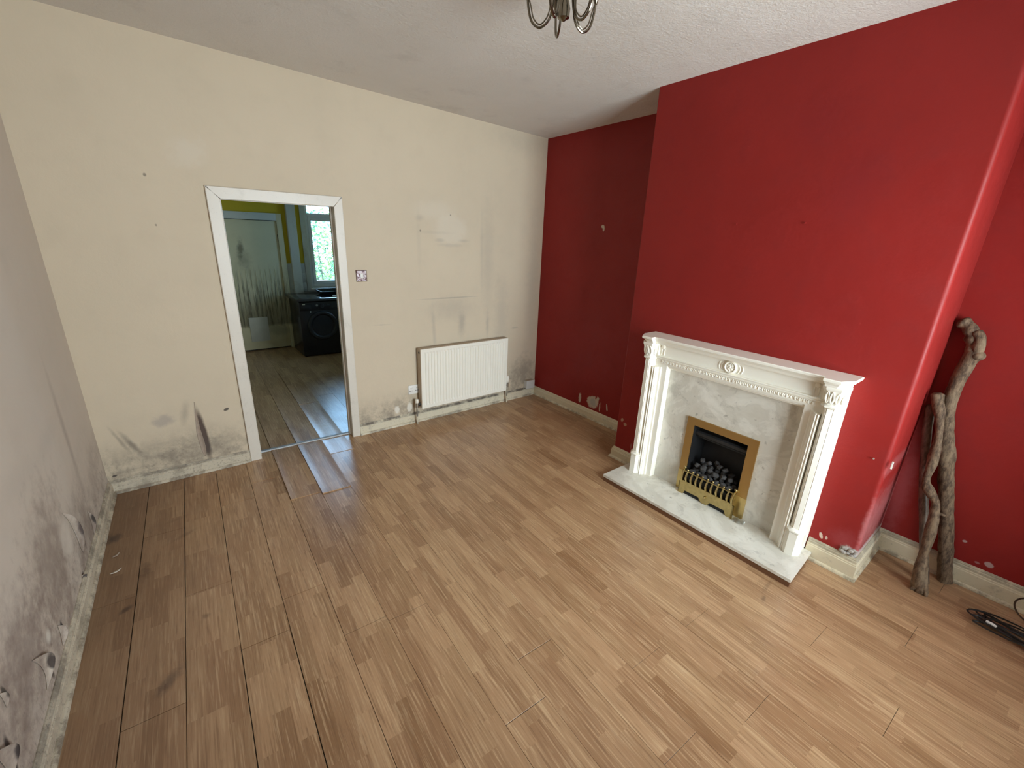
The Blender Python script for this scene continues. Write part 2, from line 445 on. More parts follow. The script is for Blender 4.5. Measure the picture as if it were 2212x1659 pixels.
# grime along the left wall, a few stains, pale patches past the doorway
dw = g.noise(g.pos, 6.0, 6, 0.7)
grime = g.ma('MULTIPLY', g.sm(g.ma('ADD', pn, g.ma('MULTIPLY', dw, 0.35)), 0.80, 0.20), g.sm(y, -3.2, -0.7))
c = g.mix(g.ma('MULTIPLY', grime, 0.66), c, (0.105, 0.060, 0.034))
c = g.mix(g.ma('MULTIPLY', g.sm(pn, 0.95, 0.2), 0.28), c, (0.22, 0.135, 0.095))
warp = g.noise(g.pos, 22.0, 5, 0.7)
for (bx_, by_, ru, rv, an, stg, cc) in [
    (0.27, -1.90, .09, .030, .9, .55, (0.07, .045, .04)), (0.115, -1.33, .04, .018, .7, .7, (0.05, .03, .025)), (0.03, -0.62, .05, .06, 0, .8, (0.05, .032, .028)),
    (0.19, -1.05, .03, .09, 0, .6, (0.10, .05, .03)), (0.37, -0.82, .10, .02, .5, .35, (0.10, .06, .035)), (0.35, -0.60, .08, .02, .3, .25, (0.12, .07, .04)),
    (2.95, -3.17, .08, .012, .1, .35, (0.09, .05, .03)), (2.83, -3.20, .035, .014, .2, .55, (0.06, .035, .025)), (2.98, -2.6, .06, .015, 1.5, .35, (0.12, .07, .04)), (0.42, -1.60, .02, .02, 0, .5, (0.1, .05, .03)),
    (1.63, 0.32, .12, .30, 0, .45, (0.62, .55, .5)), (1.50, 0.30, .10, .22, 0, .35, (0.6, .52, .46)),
]:
    c = g.mix(g.ma('MULTIPLY', g.blob(x, y, bx_, by_, ru, rv, an, .9, warp, .9), stg), c, cc)
c = g.mix(1.0, c, (1.0, 0.965, 0.86), 'MULTIPLY')
g.col(c)
g.rough(g.ma('ADD', g.sm(g.noise(g.pos, 9.0, 4), 0.3, 0.7, 0.275, 0.315), g.ma('MULTIPLY', g.sm(pn, 0.75, 0.25), 0.25)))
g.bump(grain, 0.06, 0.002)
mat_plank = g.m

def dirty_paint(name, c0, rough=0.42, amt=0.5, sc=14.0, lo=0.54, hi=0.70, top=None, topamt=0.45):
    g = G(name, rough, 0, 0.5)
    x, y, z = g.xyz()
    n = g.noise(g.pos, sc, 7, 0.72); n2 = g.noise(g.pos, 3.0, 3); fine = g.noise(g.pos, 70.0, 4, 0.7)
    c = g.mix(n2, tuple(v * 0.9 for v in c0), c0)
    c = g.mix(g.ma('MULTIPLY', g.sm(n, lo, hi), amt), c, (0.20, 0.165, 0.12))
    c = g.mix(g.ma('MULTIPLY', g.sm(fine, lo + .06, hi + .02), amt), c, (0.10, 0.08, 0.06))
    if top:
        tm = g.ma('MULTIPLY', g.sm(z, top * .72, top * .86), g.sm(n, 0.34, 0.56))
        c = g.mix(g.ma('MULTIPLY', tm, topamt), c, (0.075, 0.062, 0.055))
        bm_ = g.ma('MULTIPLY', g.sm(z, .026, .014), g.sm(n, 0.40, 0.60))
        c = g.mix(g.ma('MULTIPLY', bm_, 0.6), c, (0.12, 0.09, 0.065))
    g.col(c); g.bump(n, 0.12, 0.004)
    return g.m
mat_skirt = dirty_paint('gloss_cream', (0.70, 0.615, 0.44), 0.38, 0.32, 14.0, .54, .70, .138)
mat_skirt_back = dirty_paint('gloss_cream_mouldy', (0.70, 0.63, 0.48), 0.45, 0.40, 8.0, .50, .68, .103, .85)
mat_skirt_left = dirty_paint('gloss_cream_rotten', (0.60, 0.53, 0.41), 0.6, 0.50, 8.0, .46, .66, .10)
mat_frame = dirty_paint('gloss_doorframe', (0.72, 0.665, 0.58), 0.35, 0.16, 5.0)
mat_white = plain('fireplace_white', (0.93, 0.895, 0.795), 0.34, 0, 0.5, 0.02, 6)
mat_rad = plain('radiator_enamel', (0.86, 0.82, 0.725), 0.32, 0, 0.5, 0.02)
mat_rad_dusty = dirty_paint('radiator_dusty', (0.46, 0.37, 0.27), 0.6, 0.5, 20.0)
mat_plastic = plain('white_plastic', (0.78, 0.76, 0.72), 0.35, 0, 0.5, 0.03)
mat_boxgrey = plain('grey_plastic', (0.62, 0.61, 0.58), 0.45, 0, 0.5, 0.06)
mat_black = plain('matt_black', (0.012, 0.012, 0.013), 0.55, 0, 0.4, 0.2)
mat_blackgloss = plain('gloss_black', (0.010, 0.012, 0.018), 0.22, 0, 0.5, 0.2)
mat_dark = plain('dark_steel', (0.030, 0.030, 0.032), 0.45, 0.3, 0.5, 0.25)
mat_coal = plain('ceramic_coal', (0.075, 0.070, 0.068), 0.85, 0, 0.3, 0.35, 60, 0.4, 90)
mat_brass = plain('old_brass', (0.56, 0.44, 0.20), 0.34, 1.0, 0.5, 0.20, 40)
mat_brass_trim = plain('brushed_brass', (0.50, 0.32, 0.12), 0.42, 0.85, 0.5, 0.06, 8)
mat_brass_low = plain('polished_brass', (0.62, 0.47, 0.20), 0.28, 0.9, 0.5, 0.08, 18)
mat_chrome = plain('valve_metal', (0.45, 0.42, 0.36), 0.35, 0.9)
mat_alu = plain('aluminium_strip', (0.34, 0.36, 0.38), 0.55, 0.45)
mat_bronze = plain('antique_nickel', (0.22, 0.19, 0.145), 0.18, 1.0, 0.5, 0.1)
mat_timber = plain('hearth_timber', (0.17, 0.075, 0.035), 0.5, 0, 0.5, 0.2, 25)
mat_kwhite = dirty_paint('kitchen_white', (0.66, 0.67, 0.63), 0.5, 0.22, 6.0)
mat_tile = dirty_paint('kitchen_tile', (0.62, 0.64, 0.66), 0.22, 0.6, 12.0)
mat_upvc = plain('window_plastic', (0.84, 0.86, 0.88), 0.3, 0, 0.5, 0.02)
mat_worktop = plain('worktop_slate', (0.045, 0.05, 0.055), 0.16, 0, 0.6, 0.35, 70)
mat_flap = plain('torn_paper', (0.46, 0.37, 0.30), 0.85, 0, 0.2, 0.2, 25)
mat_flap_pale = plain('torn_paper_pale', (0.64, 0.57, 0.49), 0.85, 0, 0.2, 0.12, 25)
mat_rubble = plain('crumbled_plaster', (0.46, 0.42, 0.38), 0.95, 0, 0.1, 0.3, 60, 0.8, 80)
mat_cable = plain('cable_black', (0.014, 0.013, 0.012), 0.4)
mat_cable_br = plain('cable_brown', (0.055, 0.028, 0.016), 0.4)
mat_screw = plain('screw_zinc', (0.75, 0.74, 0.72), 0.3, 0.8)
mat_dust = plain('dust', (0.20, 0.18, 0.15), 0.95)

g = G('marble', 0.28, 0, 0.5)
wv = g.noise(g.pos, 2.4, 6, 0.65, 1.4); v2 = g.noise(g.pos, 9.0, 7, 0.7, 0.8); v3 = g.noise(g.pos, 22.0, 4, 0.6)
c = g.mix(g.sm(wv, .3, .7), (0.60, 0.565, 0.485), (0.78, 0.75, 0.675))
c = g.mix(g.ma('MULTIPLY', g.sm(v2, 0.52, 0.68), 0.45), c, (0.36, 0.34, 0.29))
c = g.mix(g.ma('MULTIPLY', g.sm(v3, 0.64, 0.73), 0.6), c, (0.22, 0.20, 0.16))
c = g.mix(g.ma('MULTIPLY', g.sm(g.ma('ABSOLUTE', g.ma('SUBTRACT', wv, 0.47)), 0.05, 0.0), 0.14), c, (0.40, 0.37, 0.31))
g.col(c); mat_marble = g.m

g = G('bark', 0.8, 0, 0.3)
x, y, z = g.xyz()
bn = g.noise(g.scale(g.pos, (1, 1, 0.35)), 60.0, 6, 0.7); b2 = g.noise(g.pos, 9.0, 4)
c = g.mix(g.sm(bn, 0.35, 0.65), (0.060, 0.036, 0.022), (0.200, 0.135, 0.082))
c = g.mix(g.ma('MULTIPLY', g.sm(b2, 0.5, 0.75), 0.55), c, (0.27, 0.195, 0.12))
g.col(c); g.bump(bn, 0.5, 0.004); mat_bark = g.m
g = G('bark_smooth', 0.42, 0, 0.5)
bn = g.noise(g.scale(g.pos, (1, 1, 0.3)), 50.0, 6, 0.7)
g.col(g.mix(g.sm(bn, 0.35, 0.65), (0.05, 0.034, 0.024), (0.16, 0.115, 0.08))); g.bump(bn, 0.3, 0.003); mat_bark2 = g.m

g = G('switch_plate_metal', 0.22, 0.9, 0.5)
n = g.noise(g.pos, 75.0, 5, 0.7)
g.col(g.mix(g.sm(n, 0.42, 0.58), (0.09, 0.045, 0.05), (0.42, 0.36, 0.37))); mat_switch = g.m  # dark maroon reflections of the room painted in as noise patches

g = G('kitchen_paint', 0.7, 0, 0.3)
x, y, z = g.xyz()
n = g.noise(g.pos, 8.0, 5, 0.65)
yel = g.mix(n, (0.56, 0.40, 0.022), (0.66, 0.48, 0.035))
low = g.mix(g.ma('MULTIPLY', g.ma('MULTIPLY', g.sm(n, 0.42, 0.72), g.sm(z, 1.25, 0.85)), 0.55), (0.60, 0.62, 0.60), (0.14, 0.135, 0.11))
g.col(g.mix(g.sm(z, 1.300, 1.306), low, yel)); mat_kpaint = g.m

g = G('kitchen_door_paint', 0.6, 0, 0.4)
x, y, z = g.xyz()
n = g.noise(g.pos, 6.0, 6, 0.7); st_ = g.noise(g.scale(g.pos, (22.0, 1.0, 1.2)), 1.6, 5, 0.7); warp = g.noise(g.pos, 11.0, 5, 0.7)
c = g.mix(n, (0.66, 0.60, 0.41), (0.76, 0.70, 0.49))
lowm = g.ma('MULTIPLY', g.sm(z, 1.40, 0.72), g.sm(z, 0.33, 0.42))
c = g.mix(g.ma('MULTIPLY', lowm, g.sm(st_, 0.44, 0.66)), c, (0.10, 0.09, 0.06))
c = g.mix(g.ma('MULTIPLY', g.ma('MULTIPLY', g.sm(z, 0.95, 0.55), g.sm(z, 0.36, 0.40)), 0.55), c, (0.16, 0.145, 0.10))
for (a, b_, ru, rv, an, stg) in [(1.50, 1.50, .05, .16, -.1, .8), (1.52, 1.36, .11, .14, 0, .4), (1.85, 0.30, .2, .12, 0, .4)]:
    c = g.mix(g.ma('MULTIPLY', g.blob(x, z, a, b_, ru, rv, an, .8, warp, .8), stg), c, (0.16, 0.145, 0.10))
g.col(c); mat_kdoor = g.m

def thin_glass(name, tint=(0.93, 0.97, 0.96)):
    m = bpy.data.materials.new(name); m.use_nodes = True
    t = m.node_tree; t.nodes.clear()
    o = t.nodes.new('ShaderNodeOutputMaterial'); mx = t.nodes.new('ShaderNodeMixShader')
    fr = t.nodes.new('ShaderNodeFresnel'); fr.inputs['IOR'].default_value = 1.45
    tr = t.nodes.new('ShaderNodeBsdfTransparent'); tr.inputs['Color'].default_value = (*tint, 1)
    gl = t.nodes.new('ShaderNodeBsdfGlossy'); gl.inputs['Roughness'].default_value = 0.02
    t.links.new(fr.outputs[0], mx.inputs[0]); t.links.new(tr.outputs[0], mx.inputs[1]); t.links.new(gl.outputs[0], mx.inputs[2])
    t.links.new(mx.outputs[0], o.inputs[0])
    return m
mat_glass = thin_glass('window_glass')
mat_cello = thin_glass('cellophane', (0.85, 0.87, 0.88))

g = G('leaf', 0.55, 0, 0.4)
n = g.noise(g.pos, 2.2, 3)
g.col(g.mix(g.sm(n, 0.4, 0.62), (0.085, 0.17, 0.075), (0.36, 0.40, 0.10)))
g.b.inputs['Transmission Weight'].default_value = 0.0
mat_leaf = g.m
mat_grass = plain('lawn', (0.10, 0.16, 0.07), 0.9, 0, 0.2, 0.3, 8)
mat_twig = plain('twig', (0.10, 0.075, 0.05), 0.8)
mat_brick = plain('outside_brick', (0.34, 0.17, 0.12), 0.9, 0, 0.2, 0.2, 14)

# ================================================================== SETTING
ZB, ZT = -0.06, 3.02
# floor slab with every laminate plank its own piece
floor = obj('floor', MB().box(-0.6, 4.3, FY - 0.1, KY + 0.1, -0.08, -0.012), mat_dust, kind='structure', label='bare subfloor under the laminate boards')
pm = {}
def plank_mesh(w, l):
    key = (round(w, 4), round(l, 4))
    if key not in pm:
        b = MB().box(-w / 2, w / 2, -l / 2, l / 2, -0.009, 0.0)
        me = bpy.data.meshes.new('plank')
        bm = bmesh.new()
        bmesh.ops.create_cube(bm, size=1.0)
        for v in bm.verts: v.co = (v.co.x * w, v.co.y * l, v.co.z * 0.009 - 0.0045)
        ed = [e for e in bm.edges if all(v.co.z > -0.001 for v in e.verts)]
        bmesh.ops.bevel(bm, geom=ed, offset=0.0004, segments=1, affect='EDGES')
        bm.to_mesh(me); bm.free()
        me.materials.append(mat_plank)
        pm[key] = me
    return pm[key]
def swollen_mesh(w, l):
    key = ('s', round(w, 4), round(l, 4))
    if key not in pm:
        xs = [-.5, -.47, -.40, -.2, .2, .40, .47, .5]; hx = [.0042, .0040, .0012, .0002, 0, .0010, .0034, .0036]
        ys = [-.5, -.49, -.44, -.2, .2, .44, .49, .5]; hy = [.0022, .0022, .0008, 0, 0, .0008, .0022, .0022]
        b = MB(); n_ = len(xs)
        for yy, a_ in zip(ys, hy):
            for xx, b_ in zip(xs, hx): b.v.append((xx * w, yy * l, max(a_, b_) if max(a_, b_) > .002 else a_ + b_))
        for i in range(n_ - 1):
            for j in range(n_ - 1): b.f.append((i * n_ + j, i * n_ + j + 1, (i + 1) * n_ + j + 1, (i + 1) * n_ + j))
        o_ = len(b.v); rim = [j for j in range(n_)] + [(i + 1) * n_ + n_ - 1 for i in range(n_ - 1)] + [(n_ - 1) * n_ + j for j in range(n_ - 2, -1, -1)] + [i * n_ for i in range(n_ - 2, 0, -1)]
        for q in rim: b.v.append((b.v[q][0], b.v[q][1], -.009))
        m_ = len(rim)
        for i in range(m_): b.f.append((rim[i], o_ + i, o_ + (i + 1) % m_, rim[(i + 1) % m_]))
        me = bpy.data.meshes.new('plank'); me.from_pydata(b.v, [], b.f); me.update()
        bm = bmesh.new(); bm.from_mesh(me); bmesh.ops.recalc_face_normals(bm, faces=bm.faces[:]); bm.to_mesh(me); bm.free()
        me.shade_smooth(); me.set_sharp_from_angle(angle=math.radians(40))
        me.materials.append(mat_plank)
        pm[key] = me
    return pm[key]
swollen = {(5, 0), (6, 0), (7, 0), (6, 1), (7, 1), (5, 1)}
joints = {0: -1.24, 1: -2.03, 2: -1.38, 3: -1.885, 4: -0.35, 5: -0.74, 6: -0.775, 7: -0.18, 8: -1.30, 9: -0.62, 10: -1.62, 11: -3.35 + 2 * PL, 12: -0.30, 13: -1.05, 14: -3.345 + 2 * PL, 15: -0.15}
wide = {(0, 0): .0050, (0, -1): .0050, (0, -2): .005, (1, 0): .0038, (1, 1): .0030, (1, -1): .003, (2, 0): .0048, (2, -1): .0022, (3, -1): .0048, (3, 0): .0018, (4, -1): .0026, (4, -2): .0030, (6, 0): .0026, (7, 0): .0026, (5, 0): .0024, (6, 1): .0026, (7, 1): .0030}
lift = {(5, 0): (0.0025, 0.007), (6, 0): (0.004, 0.011), (6, 1): (0.003, 0.008), (5, 1): (0.002, 0.006), (7, 0): (0.001, -0.004), (7, 1): (0.003, 0.008), (4, 0): (0.002, 0.004)}
fl_base = wloc(floor)
for row in range(-1, 21):
    n0 = PO + (row - 1) * PW; nc = n0 + PW / 2
    j0 = joints.get(row, -0.5 - 0.47 * (row % 3))
    for k in range(-6, 5):
        t0 = j0 + k * PL; tc = t0 + PL / 2
        px, py = nc * ca + tc * sa, -nc * sa + tc * ca
        if py + PL / 2 < FY - 0.05 or py - PL / 2 > KY + 0.05: continue
        if tc > 0.7 and (nc < 0.55 or nc > 3.6): continue
        if px < -0.32 or px > 4.12: continue
        gap = 0.0008
        if (row, k) in wide: gap = wide[(row, k)]
        elif row < 8: gap = 0.0013
        zl, roll = lift.get((row, k), (0.0, 0.0))
        o = bpy.data.objects.new('plank', (swollen_mesh if (row, k) in swollen else plank_mesh)(PW - gap, PL - (0.0030 if row <= 8 else 0.0014)))
        col.objects.link(o); o.parent = floor
        jig = random.uniform(-0.0004, 0.0004)
        o.location = Vector((px, py, zl + jig - 0.0004)) - fl_base
        o.rotation_euler = (0, roll, -PA)

# walls
wb = MB()
wb.box(-0.5, DX1 - 0.02, 0, 0.11, ZB, ZT); wb.box(DX2 + 0.02, 4.2, 0, 0.11, ZB, ZT); wb.box(DX1 - 0.02, DX2 + 0.02, 0, 0.11, DB + 0.02, ZT)
wall_back = obj('wall_back', wb, mat_back, kind='structure', label='cream painted wall with the kitchen doorway, mouldy at the foot')
y_f = FY
wl = MB().prism([(xl(0.15), 0.15), (xl(0.15) - 0.25, 0.15), (xl(y_f - .2) - 0.25, y_f - .2), (xl(y_f - .2), y_f - .2)], ZB, ZT)
wall_left = obj('wall_left', wl, mat_left, kind='structure', label='cream side wall with black mould and peeling lining paper')
wr = MB().prism([(xr(0.1), 0.1), (xr(0.1) + 0.2, 0.1), (xr(y_f - .2) + 0.2, y_f - .2), (xr(y_f - .2), y_f - .2)], ZB, ZT)
wall_right = obj('wall_right', wr, mat_red_right, kind='structure', label='dark red alcove wall behind the chimney breast')
# chimney breast with the fire opening and rounded corners
def arc(cx, cy, r, a0, a1, n=7):
    return [(cx + r * math.cos(a0 + (a1 - a0) * i / n), cy + r * math.sin(a0 + (a1 - a0) * i / n)) for i in range(n + 1)]
OS, OZ = 0.215, 0.625
cb = MB()
rr = 0.024
pierL = [(XR + .1, Y1)] + arc(xb(Y1) + 0.008, Y1 - 0.008, 0.008, PI / 2, PI) + [(xb(YC + OS), YC + OS), (XR + .1, YC + OS)]
pierR = [(XR + .1, YC - OS), (xb(YC - OS), YC - OS)] + arc(xb(Y2) + rr, Y2 + rr, rr, PI, 1.5 * PI, 10) + [(XR + .1, Y2)]
lint = [(XR + .1, YC + OS), (xb(YC + OS), YC + OS), (xb(YC - OS), YC - OS), (XR + .1, YC - OS)]
cb.prism(pierL, ZB, ZT); cb.prism(pierR, ZB, ZT); cb.prism(lint, OZ, ZT)
breast = obj('wall_chimney_breast', cb, mat_red_breast, kind='structure', label='red painted chimney breast', smooth=40)
# front wall with its window opening (behind the camera)
wf = MB()
for a in [(-0.6, FWX0, ZB, ZT), (FWX1, 4.2, ZB, ZT), (FWX0, FWX1, ZB, FWZ0), (FWX0, FWX1, FWZ1, ZT)]:
    wf.box(a[0], a[1], FY - 0.24, FY, a[2], a[3])
wall_front = obj('wall_front', wf, plain('paint_cream_front', CREAM, 0.75), kind='structure', label='cream wall with the front window')
# ceiling
cp = [(-0.6, FY - .3), (4.2, FY - .3), (4.2, 0.11), (-0.6, 0.11)]
cl = MB()
n = len(cp)
cl.add([(x, y, ceil_z(x, y)) for x, y in cp] + [(x, y, 3.2) for x, y in cp], [(0, 1, 2, 3), (7, 6, 5, 4), (0, 4, 5, 1), (1, 5, 6, 2), (2, 6, 7, 3), (3, 7, 4, 0)])
ceiling = obj('ceiling', cl, mat_ceiling, kind='structure', label='stippled off-white ceiling')

# front window
win2 = thing('window_2', ((FWX0 + FWX1) / 2, FY - .12, FWZ0), kind='structure', label='front window behind the viewer')
fr = MB()
for a in [(FWX0, FWX0 + .06, FWZ0, FWZ1), (FWX1 - .06, FWX1, FWZ0, FWZ1), (FWX0, FWX1, FWZ0, FWZ0 + .06), (FWX0, FWX1, FWZ1 - .06, FWZ1)]:
    fr.box(a[0], a[1], FY - .16, FY - .10, a[2], a[3])
obj('window_frame', fr, mat_upvc, win2)
obj('mullion', MB().box((FWX0 + FWX1) / 2 - .03, (FWX0 + FWX1) / 2 + .03, FY - .16, FY - .10, FWZ0 + .06, FWZ1 - .06), mat_upvc, win2)
for a, b_ in ((FWX0 + .06, (FWX0 + FWX1) / 2 - .03), ((FWX0 + FWX1) / 2 + .03, FWX1 - .06)):
    obj('pane', MB().box(a, b_, FY - .135, FY - .131, FWZ0 + .06, FWZ1 - .06), mat_glass, win2)
obj('window_sill', MB().box(FWX0 - .05, FWX1 + .05, FY - .10, FY + .12, FWZ0 - .035, FWZ0, .006), mat_upvc, win2)

# skirting boards
def skirt_prof(h):
    return [(0, 0), (.033, 0), (.033, .007), (.030, .014), (.024, .019), (.0195, .020), (.0195, .66 * h), (.0165, .69 * h), (.0165, .74 * h), (.0135, .77 * h), (.0135, .86 * h), (.009, .90 * h), (.009, .94 * h), (.005, .975 * h), (.004, h), (0, h)]
obj('baseboard_left', sweep(skirt_prof(.10), [(xl(FY), FY), (xl(0), 0)], -1), mat_skirt_left, kind='structure', label='rotting cream skirting board under the mouldy side wall', smooth=25)
obj('baseboard_back', sweep(skirt_prof(.098), [(xl(0), 0), (DX0 - .001, 0)], -1), mat_skirt_left, kind='structure', label='flaking skirting board between the corner and the doorway', smooth=25)
obj('baseboard_back', sweep(skirt_prof(.103), [(DX3 + .001, 0), (XR, 0)], -1), mat_skirt_back, kind='structure', label='dirty skirting board under the radiator', smooth=25)
obj('baseboard_right', sweep(skirt_prof(.103), [(xr(0), 0), (xr(Y1), Y1)], -1), mat_skirt, kind='structure', label='cream skirting board in the dark red alcove', smooth=25)
obj('baseboard_breast', sweep(skirt_prof(.105), [(XR, Y1), (xb(Y1), Y1), (xb(YC + .633), YC + .633)], -1), mat_skirt, kind='structure', label='short cream skirting board on the far end of the chimney breast', smooth=25)
obj('baseboard_breast', sweep(skirt_prof(.138), [(xb(YC - .636), YC - .636), (xb(Y2), Y2), (XR, Y2)], -1), mat_skirt, kind='structure', label='cream skirting board wrapping the near corner of the chimney breast', smooth=25)
obj('baseboard_right', sweep(skirt_prof(.138), [(xr(Y2), Y2), (xr(FY), FY)], -1), mat_skirt, kind='structure', label='tall cream skirting board behind the leaning branches', smooth=25)

# doorway: architrave and lining
tr = thing('trim_1', ((DX1 + DX2) / 2, 0, 0), kind='structure', label='scuffed white timber frame around the kitchen doorway')
def arch_piece(poly):                          # polygon in (x, z), bevelled towards the opening
    b = MB()
    n = len(poly); cx = sum(p[0] for p in poly) / n; cz = sum(p[1] for p in poly) / n
    r0 = [(p[0], 0.0, p[1]) for p in poly]
    r1 = [(p[0], -0.017, p[1]) for p in poly]
    wide = max(p[0] for p in poly) - min(p[0] for p in poly) > .3
    r2 = []
    for p in poly:
        dx = 0 if wide else (-0.004 if p[0] > cx else 0.004); dz = 0 if not wide else (-0.004 if p[1] > cz else 0.004)
        r2.append((p[0] + dx, -0.021, p[1] + dz))
    return b.rings([r0, r1, r2])
obj('door_jamb_trim', arch_piece([(DX0, 0), (DX1, 0), (DX1, DB), (DX0, DT)]), mat_frame, tr)
obj('door_jamb_trim', arch_piece([(DX2, 0), (DX3, 0), (DX3, DT), (DX2, DB)]), mat_frame, tr)
obj('door_head_trim', arch_piece([(DX1, DB), (DX2, DB), (DX3, DT), (DX0, DT)]), mat_frame, tr)
ln = MB()
ln.box(DX1 - .022, DX1 - .003, 0.0, .125, 0, DB + .02)
obj('lining', ln, mat_frame, tr)
obj('lining', MB().box(DX2 + .003, DX2 + .022, 0.0, .125, 0, DB + .02), mat_frame, tr)
obj('lining', MB().box(DX1 - .003, DX2 + .003, 0.0, .125, DB + .003, DB + .02), mat_frame, tr)
obj('stop_or_light_block', MB().box(DX1 - .003, DX1 + .010, .05, .075, 0.004, DB + .003, .002), mat_frame, tr)
obj('stop_or_light_block', MB().box(DX2 - .010, DX2 + .003, .05, .075, 0.004, DB + .003, .002), mat_frame, tr)
obj('stop_or_light_block', MB().box(DX1 + .010, DX2 - .010, .05, .075, DB - .001, DB + .003), mat_frame, tr)
# kitchen-side face of the frame on the right
obj('door_jamb_trim', MB().box(DX2 + .004, DX2 + .07, .11, .128, 0, DB + .07, .003), mat_frame, tr)
obj('door_jamb_trim', MB().box(DX1 - .07, DX1 - .004, .11, .128, 0, DB + .07, .003), mat_frame, tr)
# threshold strip
ts = MB(); prof = [(-.017, -.008), (-.014, .003), (-.006, .0062), (.006, .0062), (.014, .003), (.017, -.008)]
ts.rings([[(DX1 + .001, .112 + a, .009 + b_) for a, b_ in prof], [(DX2 - .001, .086 + a, .009 + b_) for a, b_ in prof]])
obj('trim_2', ts, mat_alu, kind='structure', label='metal threshold strip across the doorway')

# ================================================================== KITCHEN SHELL
KX0, KX1, KH = 0.62, 3.62, 2.58
kb = MB()
kdx0, kdx1, kdz = 1.20, 2.03, 1.935                       # back door opening
kwx0, kwx1, kwz0, kwz1 = 2.415, 3.42, 0.925, 2.46          # window opening
for a in [(KX0 - .2, kdx0, ZB, ZT), (kdx1, kwx0, ZB, ZT), (kdx0, kdx1, kdz, ZT), (kwx0, kwx1, ZB, kwz0), (kwx0, kwx1, kwz1, ZT), (kwx1, KX1 + .2, ZB, ZT)]:
    kb.box(a[0], a[1], KY, KY + .22, a[2], a[3])
obj('wall_kitchen_back', kb, mat_kpaint, kind='structure', label='yellow kitchen wall with back door and window')
mat_kside = plain('kitchen_side_paint', (0.80, 0.70, 0.44), 0.7, 0, 0.3, 0.05)
obj('wall_kitchen_left', MB().box(KX0 - .15, KX0, .11, KY, ZB, ZT), mat_kside, kind='structure', label='kitchen side wall beyond the doorway')
kr = MB()
for a in [(.11, 2.15, ZB, ZT), (2.55, KY, ZB, ZT), (2.15, 2.55, ZB, 1.2), (2.15, 2.55, 2.0, ZT)]: kr.box(KX1, KX1 + .15, a[0], a[1], a[2], a[3])
obj('wall_kitchen_right', kr, mat_kside, kind='structure', label='kitchen wall on the window side')
obj('ceiling_kitchen', MB().box(KX0 - .15, KX1 + .15, .11, KY + .2, KH, KH + .1), plain('kitchen_ceiling', (0.78, .77, .74), .85), kind='structure', label='kitchen ceiling')
# boxed-in pipe beside the door
obj('trim_3', MB().box(2.147, 2.270, 3.70, KY, 0, KH, .003), mat_kwhite, kind='structure', label='white boxed-in pipe beside the kitchen back door')
wkb = bpy.data.objects['wall_kitchen_back']
for i, (z0, z1) in enumerate([(0.87, 1.013), (1.016, 1.159), (1.162, 1.302)]):
    obj('wall_tile', MB().box(2.272, 2.341, KY - .008, KY, z0, z1, .002), mat_tile, wkb)
# back door
kd = thing('door_1', ((kdx0 + kdx1) / 2, KY, 0), kind='structure', label='grimy white kitchen back door with mould streaks')
obj('stop_or_light_block', MB().box(kdx0 - .02, 2.06, KY + .046, KY + .075, 0, 1.96), mat_black, kd)  # black sheet added behind the leaf, keeps daylight from leaking round it
leaf = MB().box(kdx0 + .02, 2.010, KY + .005, KY + .045, 0.018, 1.905, .002)
leaf_o = obj('door_leaf', leaf, mat_kdoor, kd)
for i in range(11):                                         # beaded boarding on the lower half
    xx = 1.26 + i * .065
    obj('bead', MB().box(xx, xx + .010, KY + .000, KY + .006, 0.36, 1.22, .002), mat_kdoor, leaf_o)
obj('kick_panel', MB().box(1.26, 1.96, KY - .004, KY + .005, 0.10, 0.36, .002), mat_kdoor, leaf_o)
obj('flap_cover', MB().box(1.468, 1.722, KY - .026, KY - .004, 0.146, 0.514, .003), plain('flap_cover_white', (0.62, .62, .56), .4), kd, label='pale board over the pet flap')
for a in [(kdx0 - .06, kdx0 + .018, 0, 2.012), (2.013, 2.086, 0, 2.012)]:
    obj('door_jamb', MB().box(a[0], a[1], KY - .022, KY + .06, a[2], a[3], .003), mat_kdoor if a[0] > 2 else mat_kwhite, kd)
obj('door_head', MB().box(kdx0 + .018, 2.013, KY - .022, KY + .06, 1.912, 2.012, .003), mat_kwhite, kd)
obj('hinge', MB().box(2.006, 2.016, KY - .004, KY + .008, 1.62, 1.72, .001), mat_dark, kd)
# kitchen window
kw = thing('window_1', ((kwx0 + kwx1) / 2, KY, kwz0), kind='structure', label='white plastic kitchen window over the worktop')
obj('window_casing', MB().box(2.344, 2.417, KY - .018, KY, 0.87, kwz1 + .07, .003), mat_kwhite, kw)
obj('window_casing', MB().box(kwx1 - .002, kwx1 + .07, KY - .018, KY, 0.87, kwz1 + .07, .003), mat_kwhite, kw)
obj('window_casing', MB().box(2.417, kwx1 - .002, KY - .018, KY, kwz1 - .002, kwz1 + .07, .003), mat_kwhite, kw)
fy0, fy1 = KY + .05, KY + .12
fo = MB()
for a in [(kwx0, kwx0 + .05, kwz0, kwz1), (kwx1 - .05, kwx1, kwz0, kwz1), (kwx0 + .05, kwx1 - .05, kwz0, kwz0 + .055), (kwx0 + .05, kwx1 - .05, kwz1 - .055, kwz1)]:
    fo.box(a[0], a[1], fy0, fy1, a[2], a[3], .004)
obj('window_frame', fo, mat_upvc, kw)
obj('transom', MB().box(kwx0 + .05, kwx1 - .05, fy0, fy1, 1.985, 2.048, .004), mat_upvc, kw)
obj('mullion', MB().box(2.915, 2.975, fy0, fy1, kwz0 + .055, 1.985, .004), mat_upvc, kw)
